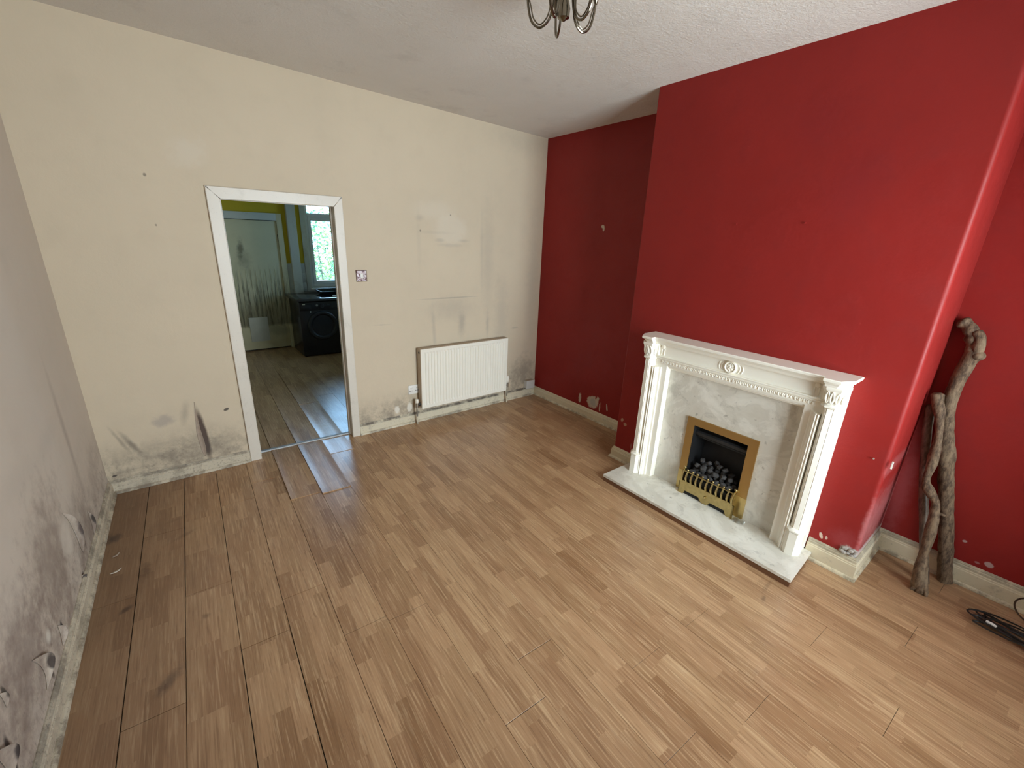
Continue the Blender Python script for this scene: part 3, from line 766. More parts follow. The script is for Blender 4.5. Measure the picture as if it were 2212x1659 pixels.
for a, b_ in ((kwx0 + .05, 2.915), (2.975, kwx1 - .05)):
    s_ = MB(); z0, z1 = kwz0 + .055, 1.985
    for q in [(a, a + .045, z0, z1), (b_ - .045, b_, z0, z1), (a + .045, b_ - .045, z0, z0 + .05), (a + .045, b_ - .045, z1 - .05, z1)]:
        s_.box(q[0], q[1], fy0 - .012, fy1 - .012, q[2], q[3], .004)
    so = obj('sash', s_, mat_upvc, kw)
    obj('pane', MB().box(a + .045, b_ - .045, fy0 + .03, fy0 + .034, z0 + .05, z1 - .05), mat_glass, so)
obj('pane', MB().box(kwx0 + .05, kwx1 - .05, fy0 + .03, fy0 + .034, 2.048, kwz1 - .055), mat_glass, kw)
obj('window_sill', MB().box(kwx0 - .02, kwx1 + .02, KY - .09, KY + .05, kwz0 - .03, kwz0, .005), mat_upvc, kw)

w3 = thing('window_added', (KX1 + .08, 2.35, 1.2), kind='structure', label='added kitchen side window, unseen, lighting the back door')  # unseen window, added so daylight reaches the face of the back door
f3 = MB()
for a in [(2.15, 2.19, 1.2, 2.0), (2.51, 2.55, 1.2, 2.0), (2.19, 2.51, 1.2, 1.24), (2.19, 2.51, 1.96, 2.0)]: f3.box(KX1 + .05, KX1 + .11, a[0], a[1], a[2], a[3], .004)
obj('window_frame', f3, mat_upvc, w3)
obj('pane', MB().box(KX1 + .078, KX1 + .082, 2.19, 2.51, 1.24, 1.96), mat_glass, w3)
# ------------------------------------------------------------------ garden beyond the window
obj('ground_garden', MB().box(-6, 14, KY + .22, 22, -.35, -.25), mat_grass, kind='structure', label='garden lawn seen through the kitchen window')
obj('ground_bounce', MB().box(-6, 14, KY + .22, 6.3, -.25, -.20), plain('bounce_slab', (0.55, .53, .50), .9), kind='structure', label='added pale slab outside the kitchen bouncing skylight in')  # pale slab added to throw skylight up into the kitchen
def shrub(cx, cy, cz, rx, ry, rz, nleaf, size, seed, label):
    rnd = random.Random(seed)
    t = thing('garden_shrub', (cx, cy, -.25), label, 'shrub', 'shrubs outside the kitchen window')
    b = MB()
    for i in range(nleaf):
        while True:
            p = Vector((rnd.uniform(-1, 1), rnd.uniform(-1, 1), rnd.uniform(-1, 1)))
            if .35 < p.length < 1: break
        q = Vector((cx + p.x * rx, cy + p.y * ry, cz + p.z * rz))
        a = Vector((rnd.uniform(-1, 1), rnd.uniform(-1, 1), rnd.uniform(-.6, .6))).normalized()
        bb = a.cross(Vector((rnd.uniform(-1, 1), rnd.uniform(-1, 1), rnd.uniform(-1, 1)))).normalized()
        L = size * rnd.uniform(.6, 1.3); wd = L * .42; nn = a.cross(bb) * (L * .12)
        b.add([q - a * L * .5, q + bb * wd * .5 + nn, q + a * L * .5, q - bb * wd * .5 + nn], [(0, 1, 2), (0, 2, 3)])
    obj('foliage', b, mat_leaf, t, kind='stuff', smooth=0)
    for k in range(5):
        an = k * 1.3 + seed
        obj('stem', MB().tube([(cx + .05 * math.cos(an), cy + .05 * math.sin(an), -.25), (cx + .3 * rx * math.cos(an), cy + .3 * ry * math.sin(an), cz * .5), (cx + .7 * rx * math.cos(an), cy + .7 * ry * math.sin(an), cz + .3 * rz)], [.025, .02, .008], 6), mat_twig, t)
shrub(3.6, 7.2, 1.05, .85, .7, 1.25, 2600, .11, 3, 'tall loose leafed shrub straight outside the kitchen window')
shrub(4.9, 8.2, .8, 1.0, .8, 1.1, 2200, .11, 5, 'broad shrub farther along the garden outside the kitchen window')
shrub(3.0, 9.6, .7, 1.3, .8, 1.0, 2200, .12, 8, 'low bushy shrub farthest down the garden')

# ------------------------------------------------------------------ washing machine, worktop and what stands on it
wm = thing('washing_machine', (2.32, 3.3, 0), 'black front-loading washing machine under the kitchen worktop', 'washing machine')
obj('body', MB().box(2.020, 2.618, 3.012, 3.60, 0.018, 0.818, .012), mat_blackgloss, wm)
for a in (2.06, 2.58):
    for b_ in (3.06, 3.55): obj('foot', MB().lathe([(.02, 0), (.022, .004), (.014, .012), (.014, .020)], (a, b_, 0), 'z', 10), mat_dark, wm)
cpn = obj('control_panel', MB().box(2.024, 2.614, 3.000, 3.013, 0.690, 0.812, .005), mat_blackgloss, wm)
obj('dial', MB().lathe([(.030, 0), (.030, -.010), (.026, -.018), (.001, -.018)], (2.330, 3.000, .752), 'y', 24), mat_dark, cpn)
obj('start_button', MB().lathe([(.016, 0), (.016, -.004), (.001, -.004)], (2.262, 3.000, .762), 'y', 16), plain('button_grey', (.20, .20, .18), .4), cpn)
obj('detergent_drawer', MB().box(2.040, 2.190, 2.994, 3.001, .700, .778, .004), mat_blackgloss, wm)
obj('badge', MB().box(2.060, 2.100, 2.991, 2.9945, .777, .790, .001), plain('badge_pale', (.55, .53, .42), .4), cpn)
obj('display', MB().box(2.400, 2.470, 2.997, 3.001, .735, .775, .001), mat_blackgloss, cpn)
ring = [(.150, .000), (.156, -.010), (.175, -.026), (.198, -.026), (.212, -.016), (.218, .004), (.150, .004)]
dr = obj('porthole_door', MB().lathe(ring, (2.322, 3.010, .462), 'y', 40), mat_dark, wm)
obj('door_glass', MB().lathe([(.152, -.004), (.150, .012), (.128, .040), (.09, .052), (.001, .056)], (2.322, 3.004, .462), 'y', 36), mat_blackgloss, dr)
obj('door_catch', MB().lathe([(.010, 0), (.010, -.004), (.001, -.005)], (2.168, 3.011, .672), 'y', 12), mat_boxgrey, wm)
obj('plinth', MB().box(2.03, 2.608, 3.020, 3.032, .022, .095, .003), mat_black, wm)
obj('worktop', MB().box(1.985, 3.60, 2.955, 3.685, .828, .865, .006), mat_worktop, label='dark glossy worktop over the washing machine', cat='worktop')
# support so the worktop and the right end are held
cabinet = thing('base_cabinet', (2.95, 3.35, 0), 'dark kitchen base cabinet beside the washing machine', 'cabinet')
obj('carcass', MB().box(2.64, 3.58, 3.02, 3.66, .10, .827), mat_black, cabinet)
obj('plinth', MB().box(2.66, 3.58, 3.08, 3.64, 0, .10), mat_black, cabinet)
for a, b_ in ((2.645, 3.105), (3.115, 3.575)):
    d_ = obj('cabinet_door', MB().box(a, b_, 3.000, 3.020, .11, .82, .002), mat_dark, cabinet)
    obj('handle', MB().box(a + .03, a + .045, 2.980, 3.000, .58, .72, .003), mat_chrome, d_)
# black baking tray
tb = MB()
def rect(x0, x1, y0, y1, z): return [(x0, y0, z), (x1, y0, z), (x1, y1, z), (x0, y1, z)]
x0, x1, y0, y1 = 2.44, 2.80, 3.20, 3.50
tb.rings([rect(x0, x1, y0, y1, .866), rect(x0 - .05, x1 + .05, y0 - .05, y1 + .05, .932), rect(x0 - .062, x1 + .062, y0 - .062, y1 + .062, .934),
          rect(x0 - .062, x1 + .062, y0 - .062, y1 + .062, .937), rect(x0 - .047, x1 + .047, y0 - .047, y1 + .047, .936), rect(x0 + .004, x1 - .004, y0 + .004, y1 - .004, .870)])
obj('baking_tray', tb, mat_blackgloss, label='black flared baking tray on the worktop below the window', cat='tray', smooth=20)
obj('small_dish', MB().lathe([(.022, 0), (.032, .012), (.034, .022), (.030, .022), (.022, .006), (.001, .005)], (2.545, 3.06, .865), 'z', 20), mat_plastic, label='small white dish at the front of the worktop', cat='dish')

# ================================================================== RADIATOR
RX0, RX1, RZ0, RZ1 = 2.362, 3.412, 0.163, 0.768
rad = thing('radiator', ((RX0 + RX1) / 2, -.06, RZ0), 'white ribbed panel radiator under the pale patch on the cream wall', 'radiator')
nf = 31; prs = []
pitch = (RX1 - RX0 - .05) / nf
for i in range(nf):
    xx = RX0 + .025 + i * pitch
    prs += [(xx, 0), (xx + pitch * .22, 0), (xx + pitch * .36, 1), (xx + pitch * .64, 1), (xx + pitch * .78, 0)]
prs = [(RX0, 0), (RX0 + .02, 0)] + prs + [(RX1 - .02, 0), (RX1, 0)]
lv = [(RZ0, 0), (RZ0 + .030, 0), (RZ0 + .048, 1), (RZ1 - .048, 1), (RZ1 - .030, 0), (RZ1, 0)]
pv = MB(); W_ = len(prs)
for zz, am in lv:
    pv.v += [(px, -.100 - (.0 - .0) + (.0075 * am * on), zz) for px, on in prs]
for i in range(len(lv) - 1):
    for j in range(W_ - 1): pv.f.append((i * W_ + j, i * W_ + j + 1, (i + 1) * W_ + j + 1, (i + 1) * W_ + j))
o_ = len(pv.v); pv.v += [(RX0, -.086, RZ0), (RX1, -.086, RZ0), (RX1, -.086, RZ1), (RX0, -.086, RZ1)]
a, b_, c_, d_ = 0, W_ - 1, (len(lv) - 1) * W_ + W_ - 1, (len(lv) - 1) * W_
pv.f += [(o_, o_ + 3, o_ + 2, o_ + 1), (a, o_, o_ + 1, b_), (c_, o_ + 2, o_ + 3, d_), (a, d_, o_ + 3, o_), (b_, o_ + 1, o_ + 2, c_)]
obj('front_panel', pv, mat_rad, rad, smooth=20)
obj('back_panel', MB().box(RX0 + .004, RX1 - .004, -.036, -.028, RZ0, RZ1 - .004, .002), mat_rad_dusty, rad)
tg = MB().box(RX0, RX1, -.098, -.030, RZ1 - .002, RZ1 + .004, .0015)
tgo = obj('top_grille', tg, mat_rad_dusty, rad)
for i in range(28):
    xx = RX0 + .03 + i * (RX1 - RX0 - .06) / 27
    obj('grille_bar', MB().box(xx - .003, xx + .003, -.088, -.040, RZ1 + .004, RZ1 + .0055), mat_rad_dusty, tgo)
for xx in (RX0 - .003, RX1 - .001):
    obj('side_cover', MB().box(xx, xx + .004, -.096, -.030, RZ0 + .012, RZ1 + .002, .001), mat_rad_dusty, rad)
obj('bleed_hole', MB().lathe([(.011, 0), (.011, -.003), (.001, -.003)], (RX0 - .003, -.068, RZ1 - .035), 'x', 14), mat_black, rad)
for xx, zz, hand in ((2.322, .205, 'l'), (3.448, .215, 'r')):
    v_ = obj('valve', MB().lathe([(.011, -.03), (.016, -.026), (.016, .018), (.012, .022), (.012, .034)], (xx, -.065, zz), 'z', 16), mat_chrome, rad)
    if hand == 'l':
        obj('valve_cap', MB().lathe([(.0165, .020), (.0185, .024), (.018, .052), (.013, .058), (.001, .059)], (xx, -.065, zz), 'z', 18), mat_rad, v_)
        obj('tail_nut', MB().lathe([(.012, 0), (.015, .004), (.015, .022), (.010, .026), (.010, .040)], (xx + .012, -.065, zz), 'x', 6), mat_dark, v_)
    else:
        obj('valve_cap', MB().lathe([(.017, .030), (.021, .036), (.022, .075), (.018, .105), (.012, .110), (.001, .111)], (xx, -.065, zz), 'z', 18), mat_rad, v_)
        obj('tail_nut', MB().lathe([(.010, -.050), (.010, -.030), (.015, -.026), (.015, -.006), (.012, 0)], (xx, -.065, zz), 'x', 6), mat_dark, v_)
    obj('pipe', MB().tube([(xx, -.065, .0), (xx, -.065, zz - .02)], .0085, 12), mat_skirt_back, rad)
for xx in (RX0 + .18, RX1 - .18):
    obj('wall_bracket', MB().box(xx - .015, xx + .015, -.030, 0, RZ0 + .04, RZ0 + .16), mat_rad_dusty, rad)
obj('drain_clip', MB().box(2.735, 2.765, -.060, -.030, RZ0 - .022, RZ0 + .002, .003), mat_black, rad)

# ------------------------------------------------------------------ sockets, switch, box
so = thing('wall_socket', (2.335, 0, .30), 'white double socket half hidden behind the radiator', 'socket')
obj('face_plate', MB().box(2.262, 2.410, -.011, 0, .304, .395, .004), mat_plastic, so)
for dx in (0, .062):
    for (a, b_, w_, h_) in ((2.290, .364, .006, .010), (2.279, .338, .010, .006), (2.301, .338, .010, .006)):
        obj('pin_hole', MB().box(a + dx - w_ / 2, a + dx + w_ / 2, -.0118, -.010, b_ - h_ / 2, b_ + h_ / 2), mat_black, so)
    obj('rocker', MB().box(2.308 + dx - .007, 2.308 + dx + .007, -.0145, -.010, .360, .382, .001), mat_plastic, so)
for xx in (2.272, 2.400): obj('screw', MB().lathe([(.003, 0), (.003, -.0015), (.0005, -.002)], (xx, -.011, .350), 'y', 10), mat_screw, so)
sw = thing('light_switch', (1.879, 0, 1.405), 'metal light switch with a white rocker beside the doorway', 'light switch')
pl = MB(); r0 = rect(1.832, 1.926, 0, 0, 0)
pl.rings([[(1.832, 0, 1.408), (1.926, 0, 1.408), (1.926, 0, 1.504), (1.832, 0, 1.504)], [(1.832, -.004, 1.408), (1.926, -.004, 1.408), (1.926, -.004, 1.504), (1.832, -.004, 1.504)],
          [(1.838, -.009, 1.414), (1.920, -.009, 1.414), (1.920, -.009, 1.498), (1.838, -.009, 1.498)]])
obj('face_plate', pl, mat_switch, sw, smooth=15)
obj('rocker', MB().box(1.868, 1.893, -.0135, -.008, 1.436, 1.477, .002), mat_plastic, sw)
for xx in (1.852, 1.910): obj('screw', MB().lathe([(.0035, 0), (.0035, -.0015), (.0005, -.002)], (xx, -.009, 1.456), 'y', 10), mat_screw, sw)
jb = thing('junction_box', (3.81, -.02, .103), 'small white surface box on the skirting in the room corner', 'junction box')
obj('body', MB().box(3.752, 3.872, -.052, 0, .104, .196, .004), mat_boxgrey, jb)
obj('lid', MB().box(3.749, 3.875, -.058, -.050, .101, .199, .003), mat_boxgrey, jb)
obj('dusty_top', MB().box(3.756, 3.868, -.050, -.004, .196, .2005, .002), mat_rad_dusty, jb)

# ================================================================== FIREPLACE
HZ = 0.055                                               # top of the hearth
hearth = thing('hearth', (3.22, YC, 0), 'white marble hearth slab on a dark timber base in front of the fire', 'hearth')
def hearth_poly(g_):                                     # (s, d) outline
    return [(-.690 + g_, .012), (-.695 + g_, .395 - g_), (.690 - g_, .392 - g_), (.672 - g_, .022)]
mrb = MB().prism(hearth_poly(0), HZ - .019, HZ, FP)
bm = bmesh.new()
obj('marble_slab', mrb, mat_marble, hearth)
obj('timber_base', MB().prism(hearth_poly(.004), .0, HZ - .019, FP), mat_timber, hearth)
bm.free()
# marble back panel with the fire opening
mp = thing('marble_back_panel', FP(0, .03, HZ), 'grey veined marble panel around the gas fire', 'marble panel')
PS, PZ, OS2, OZ2 = .454, .942, .197, .598
pn_ = MB()
for a in [(-PS, -OS2, HZ, PZ), (OS2, PS, HZ, PZ), (-OS2, OS2, OZ2, PZ)]:
    pn_.prism([(a[0], .001), (a[0], .050), (a[1], .050), (a[1], .001)], a[2], a[3], FP)
obj('panel_face', pn_, mat_marble, mp)

# surround
sur = thing('fireplace_surround', FP(0, .08, HZ), 'white moulded fireplace surround with mantel shelf and round rosette on its frieze', 'fireplace')
def leg(sg):
    q = lambda pts: [(sg * a, b_) for a, b_ in pts]
    # backing slab behind the pilaster
    obj('jamb_backing', MB().prism(q([(.628, .001), (.628, .108), (.455, .108), (.455, .052), (.455, .001)]), HZ, 1.128, FP), mat_white, sur)
    # half-octagon shaft with cants
    def octo(w, d0, d1, c): return q([(.590 + w, d0), (.590 + w, d1 - c * 1.4), (.590 + w - c, d1), (.590 - w + c, d1), (.590 - w, d1 - c), (.590 - w, d0)])
    shaft = [(.590 + .040, .108), (.630, .128), (.608, .160), (.606, .156), (.603, .160), (.578, .163), (.574, .157), (.571, .160), (.556, .142), (.550, .108)]
    obj('shaft', MB().prism(q(shaft), .232, 1.010, FP), mat_white, sur)
    pb = MB()
    rings = []
    for zz, w, dd in [(HZ, .046, .172), (.205, .046, .172), (.212, .050, .177), (.220, .050, .177), (.226, .046, .170), (.235, .042, .164)]:
        rings.append([FP(a, b_, zz) for a, b_ in octo(w, .100, dd, .024)])
    obj('plinth_block', pb.rings(rings), mat_white, sur)
    cbm = MB(); rings = []
    for zz, w, dd in [(1.004, .044, .166), (1.010, .050, .174), (1.020, .050, .174), (1.026, .043, .165), (1.034, .043, .165), (1.055, .045, .168), (1.085, .050, .176), (1.108, .058, .186), (1.114, .060, .190), (1.130, .060, .190)]:
        rings.append([FP(a, b_, zz) for a, b_ in octo(w, .100, dd, .024)])
    cap = obj('capital', cbm.rings(rings), mat_white, sur)
    # acanthus leaves round the capital
    for (sa_, dd, nx, ny) in [(.567, .170, 0, 1), (.590, .172, 0, 1), (.613, .168, .35, .9), (.632, .145, .9, .4), (.548, .145, -.9, .4)]:
        lf = MB()
        for side_ in (-1, 1):
            pts = []
            for t in range(7):
                f = t / 6
                ox = side_ * .010 * math.sin(PI * f) * (1 - .3 * f)
                out = .003 + .012 * f * f
                pts.append(FP(sg * (sa_ + ox * ny + out * nx), dd + out * ny - ox * nx * .6, 1.036 + .068 * f))
            lf.tube(pts, [.003, .0045, .005, .005, .0048, .004, .002], 6)
        obj('acanthus_leaf', lf, mat_white, cap)
    # reeded mouldings and stepped splay down to the marble
    steps = [(.548, .108), (.548, .150), (.5435, .154), (.539, .150), (.537, .144), (.5335, .148), (.530, .152), (.5255, .150), (.523, .142), (.519, .142), (.513, .132), (.512, .120),
             (.498, .118), (.496, .110), (.492, .108), (.485, .104), (.483, .093), (.478, .092), (.472, .090), (.469, .078), (.4545, .075), (.4545, .049), (.54, .049)]
    obj('stepped_moulding', MB().prism(q(steps), HZ, .955 if False else .952, FP), mat_white, sur, smooth=20)
leg(-1); leg(1)
# frieze
fz = MB()
fz.prism([(-.548, .045), (-.548, .118), (.548, .118), (.548, .045)], 1.035, 1.130, FP)
obj('frieze_panel', fz, mat_white, sur)
def hsweep(prof, s0, s1, mitre=0.0):                     # profile (d, z) along s
    b = MB()
    r0 = [FP(s0 + mitre * max(0, 1.045 - z) , d, z) for d, z in prof]
    r1 = [FP(s1 - mitre * max(0, 1.045 - z) , d, z) for d, z in prof]
    return b.rings([r0, r1])
hd = [(.045, 1.040), (.134, 1.040), (.138, 1.036), (.136, 1.031), (.128, 1.029), (.128, 1.024), (.132, 1.021), (.130, 1.016), (.120, 1.014), (.116, 1.012), (.116, .982), (.110, .980), (.110, .974), (.100, .970), (.098, .962), (.086, .959), (.082, .952), (.070, .948), (.070, .943), (.045, .943)]
obj('header_moulding', hsweep(hd, -.5475, .5475), mat_white, sur, smooth=20)
eg = MB()
ne = 44
for i in range(ne):
    s_ = -.505 + 1.01 * (i + .5) / ne
    c_ = FP(s_, .1165, .997)
    eg.sphere(c_, .0085, 8, 6, (.7, .85, 1.35))
    if i < ne - 1:
        e_ = FP(s_ + .505 / ne, .1165, .996)
        eg.add([FP(s_ + .505 / ne - .003, .116, 1.009), FP(s_ + .505 / ne + .003, .116, 1.009), FP(s_ + .505 / ne, .116, .984), FP(s_ + .505 / ne, .123, 1.000)], [(0, 1, 3), (1, 2, 3), (2, 0, 3), (0, 2, 1)])
obj('egg_and_dart', eg, mat_white, sur, kind='stuff', label='carved egg and dart band')
# upper cornice under the shelf (straight run between the capitals)
cn = [(.10, 1.118), (.124, 1.118), (.126, 1.124), (.132, 1.128), (.134, 1.134), (.142, 1.137), (.150, 1.144), (.150, 1.148), (.10, 1.148)]
obj('cornice', hsweep(cn, -.5475, .5475), mat_white, sur, smooth=20)
# side beads of the frieze panel
for sg in (-1, 1):
    bd = MB()
    for s_ in (.486, .508):
        bd.tube([FP(sg * s_, .119, 1.045), FP(sg * s_, .119, 1.095)], .004, 8)
    bd.lathe([(.014, 0), (.015, .004), (.012, .012), (.001, .015)], (0, 0, 0), 'z', 14)
    # lay the small patera flat against the frieze
    k0 = len(bd.v) - 4 * 14
    for i in range(k0, len(bd.v)):
        vx, vy, vz = bd.v[i]; bd.v[i] = FP(sg * .497 + vx, .118 + vz, 1.106 + vy)
    obj('side_bead', bd, mat_white, sur)
    obj('bead_strip', MB().prism([(sg * .5475, .045), (sg * .5475, .140), (sg * .524, .140), (sg * .524, .045)], 1.041, 1.1175, FP), mat_white, sur)
# rosette
def fdisc(prof, n, sc, dc, zc):                           # lathe about the outward axis
    rs = []
    for r, h in prof:
        rs.append([FP(sc + r * math.cos(2 * PI * k / n), dc + h, zc + r * math.sin(2 * PI * k / n)) for k in range(n)])
    return MB().rings(rs)
ZR = 1.083
ro = obj('rosette', fdisc([(.040, 0), (.042, .006), (.040, .013), (.034, .016), (.030, .013), (.027, .008), (.001, .008)], 32, .004, .117, ZR), mat_white, sur)
for k in range(8):
    a = k * PI / 4
    pb = MB().sphere((0, 0, 0), .0075, 8, 6)
    pb.v = [FP(.004 + .016 * math.cos(a) + vx * (1.25 * abs(math.cos(a)) + .6), .126 + vz * .8, ZR + .016 * math.sin(a) + vy * (1.25 * abs(math.sin(a)) + .6)) for vx, vy, vz in pb.v]
    obj('petal', pb, mat_white, ro)
pb = MB().sphere((0, 0, 0), .007, 10, 6); pb.v = [FP(.004 + vx, .130 + vz, ZR + vy) for vx, vy, vz in pb.v]
obj('petal_boss', pb, mat_white, ro)
for sg in (-1, 1):
    for rad_, half in ((.060, .75), (.078, .48)):
        pts = [FP(.004 + sg * rad_ * math.cos(t), .119, ZR - .004 + rad_ * math.sin(t) * .72) for t in [(-half + 2 * half * i / 10) for i in range(11)]]
        obj('reeded_arc', MB().tube(pts, [.0015] + [.0035] * 9 + [.0015], 6), mat_white, ro)
# mantel shelf: breaks forward over the pilasters
def shelf_ring(e, z):
    o = [(-.628 - e, 0), (-.628 - e, .130 + e * .4), (-.600 - e * .6, .190 + e), (-.545 + e * .2, .190 + e), (-.545 + e * .2, .150 + e), (.545 - e * .2, .150 + e), (.545 - e * .2, .190 + e), (.600 + e * .6, .190 + e), (.628 + e, .130 + e * .4), (.628 + e, 0)]
    return [FP(a, max(b_, .0005), z) for a, b_ in o]
sh = MB().rings([shelf_ring(0, 1.128), shelf_ring(.004, 1.136), shelf_ring(.006, 1.141), shelf_ring(.014, 1.147), shelf_ring(.018, 1.153), shelf_ring(.030, 1.158), shelf_ring(.034, 1.162), shelf_ring(.036, 1.174), shelf_ring(.032, 1.178)])
obj('mantel_shelf', sh, mat_white, sur, smooth=25)

# gas fire
gf = thing('gas_fire', FP(0, .05, HZ), 'brass framed inset gas fire with black firebox and fret', 'gas fire')
T0, T1 = .0505, .062
tp = MB()
for a in [(-.248, -.192, .215, .640), (.192, .254, .215, .640), (-.192, .192, .588, .640)]:
    tp.prism([(a[0], T0), (a[0], T1), (a[1], T1), (a[1], T0)], a[2], a[3], FP)
obj('trim_frame', tp, mat_brass_trim, gf)
for a in [(-.250, -.192), (.192, .256)]:
    obj('lower_trim', MB().prism([(a[0], T0), (a[0], T1 + .001), (a[1], T1 + .001), (a[1], T0)], HZ + .004, .2145, FP), mat_brass_low, gf)
fb = MB()
for a in [(-.195, -.188, -.190, .058, HZ + .002, .592), (.188, .195, -.190, .058, HZ + .002, .592), (-.188, .188, -.190, -.183, HZ + .002, .592), (-.188, .188, -.183, .058, .586, .592), (-.188, .188, -.183, .058, HZ + .002, HZ + .010)]:
    fb.prism([(a[0], a[2]), (a[0], a[3]), (a[1], a[3]), (a[1], a[2])], a[4], a[5], FP)
obj('firebox', fb, mat_black, gf)
hood = MB()
hood.rings([[FP(s_, d, z) for d, z in [(.020, .545), (.034, .535), (.030, .512), (.012, .520)]] for s_ in (-.187, .187)])
obj('hood_bar', hood, mat_dark, gf)
obj('hood_canopy', MB().rings([[FP(s_, d, z) for d, z in [(-.05, .560), (.010, .500), (.006, .488), (-.08, .545)]] for s_ in (-.187, .187)]), mat_black, gf)
obj('back_brick', MB().rings([[FP(s_, d, z) for d, z in [(-.180, HZ + .01), (-.115, HZ + .01), (-.130, .36), (-.182, .46)]] for s_ in (-.186, .186)]), mat_dark, gf)
cheek = MB().rings([[FP(s_ + (.035 if z_ < .3 else 0) , d, z_) for d in (-.13, -.02, .02)] for s_, z_ in ((-.186, .24), (-.184, .42))], cap=False, closed=False)
obj('coal_bed', MB().prism([(-.186, -.115), (-.186, .085), (.186, .085), (.186, -.115)], .150, .205, FP), mat_black, gf)
# fret: brass basket in front
fret = obj('fret', MB().prism([(-.190, .098), (-.190, .110), (.196, .110), (.196, .098)], .150, .162, FP), mat_brass, gf)
def fbar(pts, r, n=8): return MB().tube([FP(*p) for p in pts], r, n)
for i in range(9):
    s_ = -.150 + i * .0385
    bulge = .128
    b = obj('fret_bar', fbar([(s_, .106, .160), (s_, .117, .172), (s_, bulge, .196), (s_, bulge - .002, .218), (s_, .112, .240), (s_, .110, .248)], [.006, .0068, .0085, .0078, .006, .005]), mat_brass, gf)
    fi = MB().sphere(FP(s_, .112, .258), .0078, 10, 8)
    obj('finial', fi, mat_brass, b)
for sg in (-1, 1):
    obj('fret_end', fbar([(sg * .188, .062, .240), (sg * .190, .085, .244), (sg * .188, .108, .238), (sg * .184, .118, .200), (sg * .190, .112, .158)], [.006, .007, .008, .008, .007]), mat_brass, gf)
    obj('end_finial', MB().sphere(FP(sg * .190, .085, .258), .011, 12, 8), mat_brass, gf)
    obj('end_panel', MB().prism([(sg * .186, .062), (sg * .186, .106), (sg * .196, .106), (sg * .196, .062)], HZ + .001, .236, FP), mat_brass, gf)
obj('top_rail', fbar([(-.186, .111, .242), (.186, .111, .242)], .0042), mat_brass, gf)
# lower fret panel with two cut-outs
lp = [(-.196, .150), (-.196, HZ + .012), (-.205, HZ), (-.165, HZ), (-.150, .088), (-.040, .088), (-.034, .074), (-.024, .066), (-.014, HZ + .003), (.020, HZ + .003), (.030, .066), (.038, .074), (.044, .088), (.150, .088), (.165, HZ), (.208, HZ), (.198, HZ + .012), (.198, .150)]
lpm = MB(); n = len(lp)
lpm.v = [FP(s_, .100, z_) for s_, z_ in lp] + [FP(s_, .109, z_) for s_, z_ in lp]
# faces: strips between bottom outline and top edge
def strip(ix):
    pass
tops = [(s_, .150) for s_, _ in lp]
lpm.v += [FP(s_, .100, .150) for s_, _ in lp] + [FP(s_, .109, .150) for s_, _ in lp]
for i in range(1, n - 2):
    lpm.f += [(i, i + 1, 2 * n + i + 1, 2 * n + i), (n + i, 3 * n + i, 3 * n + i + 1, n + i + 1), (i, n + i, n + i + 1, i + 1)]
obj('ash_panel', lpm, mat_brass, gf, smooth=0)
obj('ash_knob', MB().sphere(FP(.004, .114, .112), .010, 12, 8, (1, 1, 1)), mat_brass, gf)
obj('ash_pan', MB().prism([(-.186, .020), (-.186, .096), (.186, .096), (.186, .020)], HZ + .001, .146, FP), mat_black, gf)

# ceramic coals: each its own lump
def coal_mesh(seed):
    rnd = random.Random(seed)
    bm = bmesh.new()
    bmesh.ops.create_icosphere(bm, subdivisions=2, radius=1.0)
    sx, sy, sz = rnd.uniform(.75, 1.15), rnd.uniform(.7, 1.0), rnd.uniform(.65, .9)
    for v in bm.verts:
        d = v.co.normalized()
        k = 1.0 / max(abs(d.x), abs(d.y), abs(d.z)) ** .75
        k *= 1 + .16 * mnoise.noise(d * 1.8 + Vector((seed, 0, 0)))
        v.co = Vector((d.x * k * sx, d.y * k * sy, d.z * k * sz)) * .80
    me = bpy.data.meshes.new('coal'); bm.to_mesh(me); bm.free()
    me.materials.append(mat_coal)
    me.shade_smooth(); me.set_sharp_from_angle(angle=math.radians(28))
    return me
cms = [coal_mesh(i) for i in range(7)]
rc = random.Random(11)
ci = 0
layers = [(.234, [(-.150, .060), (-.103, .055), (-.055, .062), (-.006, .056), (.044, .062), (.094, .056), (.145, .060), (-.150, .008), (-.098, .004), (-.046, .008), (.006, .002), (.058, .008), (.110, .003), (.155, .010), (-.150, -.050), (-.095, -.050), (-.040, -.050), (.015, -.050), (.070, -.050), (.125, -.052)], .027),
          (.277, [(-.140, .020), (-.088, .030), (-.035, .028), (.018, .034), (.072, .028), (.128, .022), (-.118, -.036), (-.062, -.028), (-.006, -.036), (.050, -.030), (.104, -.038)], .0265),
          (.316, [(-.125, -.012), (-.066, -.008), (.012, -.020), (.060, -.012), (-.030, -.055)], .026)]
for zz, pts, rad_ in layers:
    for s_, d in pts:
        o = bpy.data.objects.new('coal', cms[ci % 7]); col.objects.link(o)
        k = rad_ * rc.uniform(.88, 1.05)
        o.scale = (k, k, k)
        o.location = FP(s_ * .93 + rc.uniform(-.003, .003), d + rc.uniform(-.003, .003), zz + rc.uniform(-.003, .003))
        o.rotation_euler = (rc.uniform(-.5, .5), rc.uniform(-.5, .5), rc.uniform(0, 6))
        lvl = 'bottom' if zz < .25 else ('middle' if zz < .29 else 'top')
        tag(o, 'grey ceramic coal in the %s layer of the gas fire' % lvl, 'coal', 'ceramic coals in the %s layer of the fire' % lvl)
        ci += 1
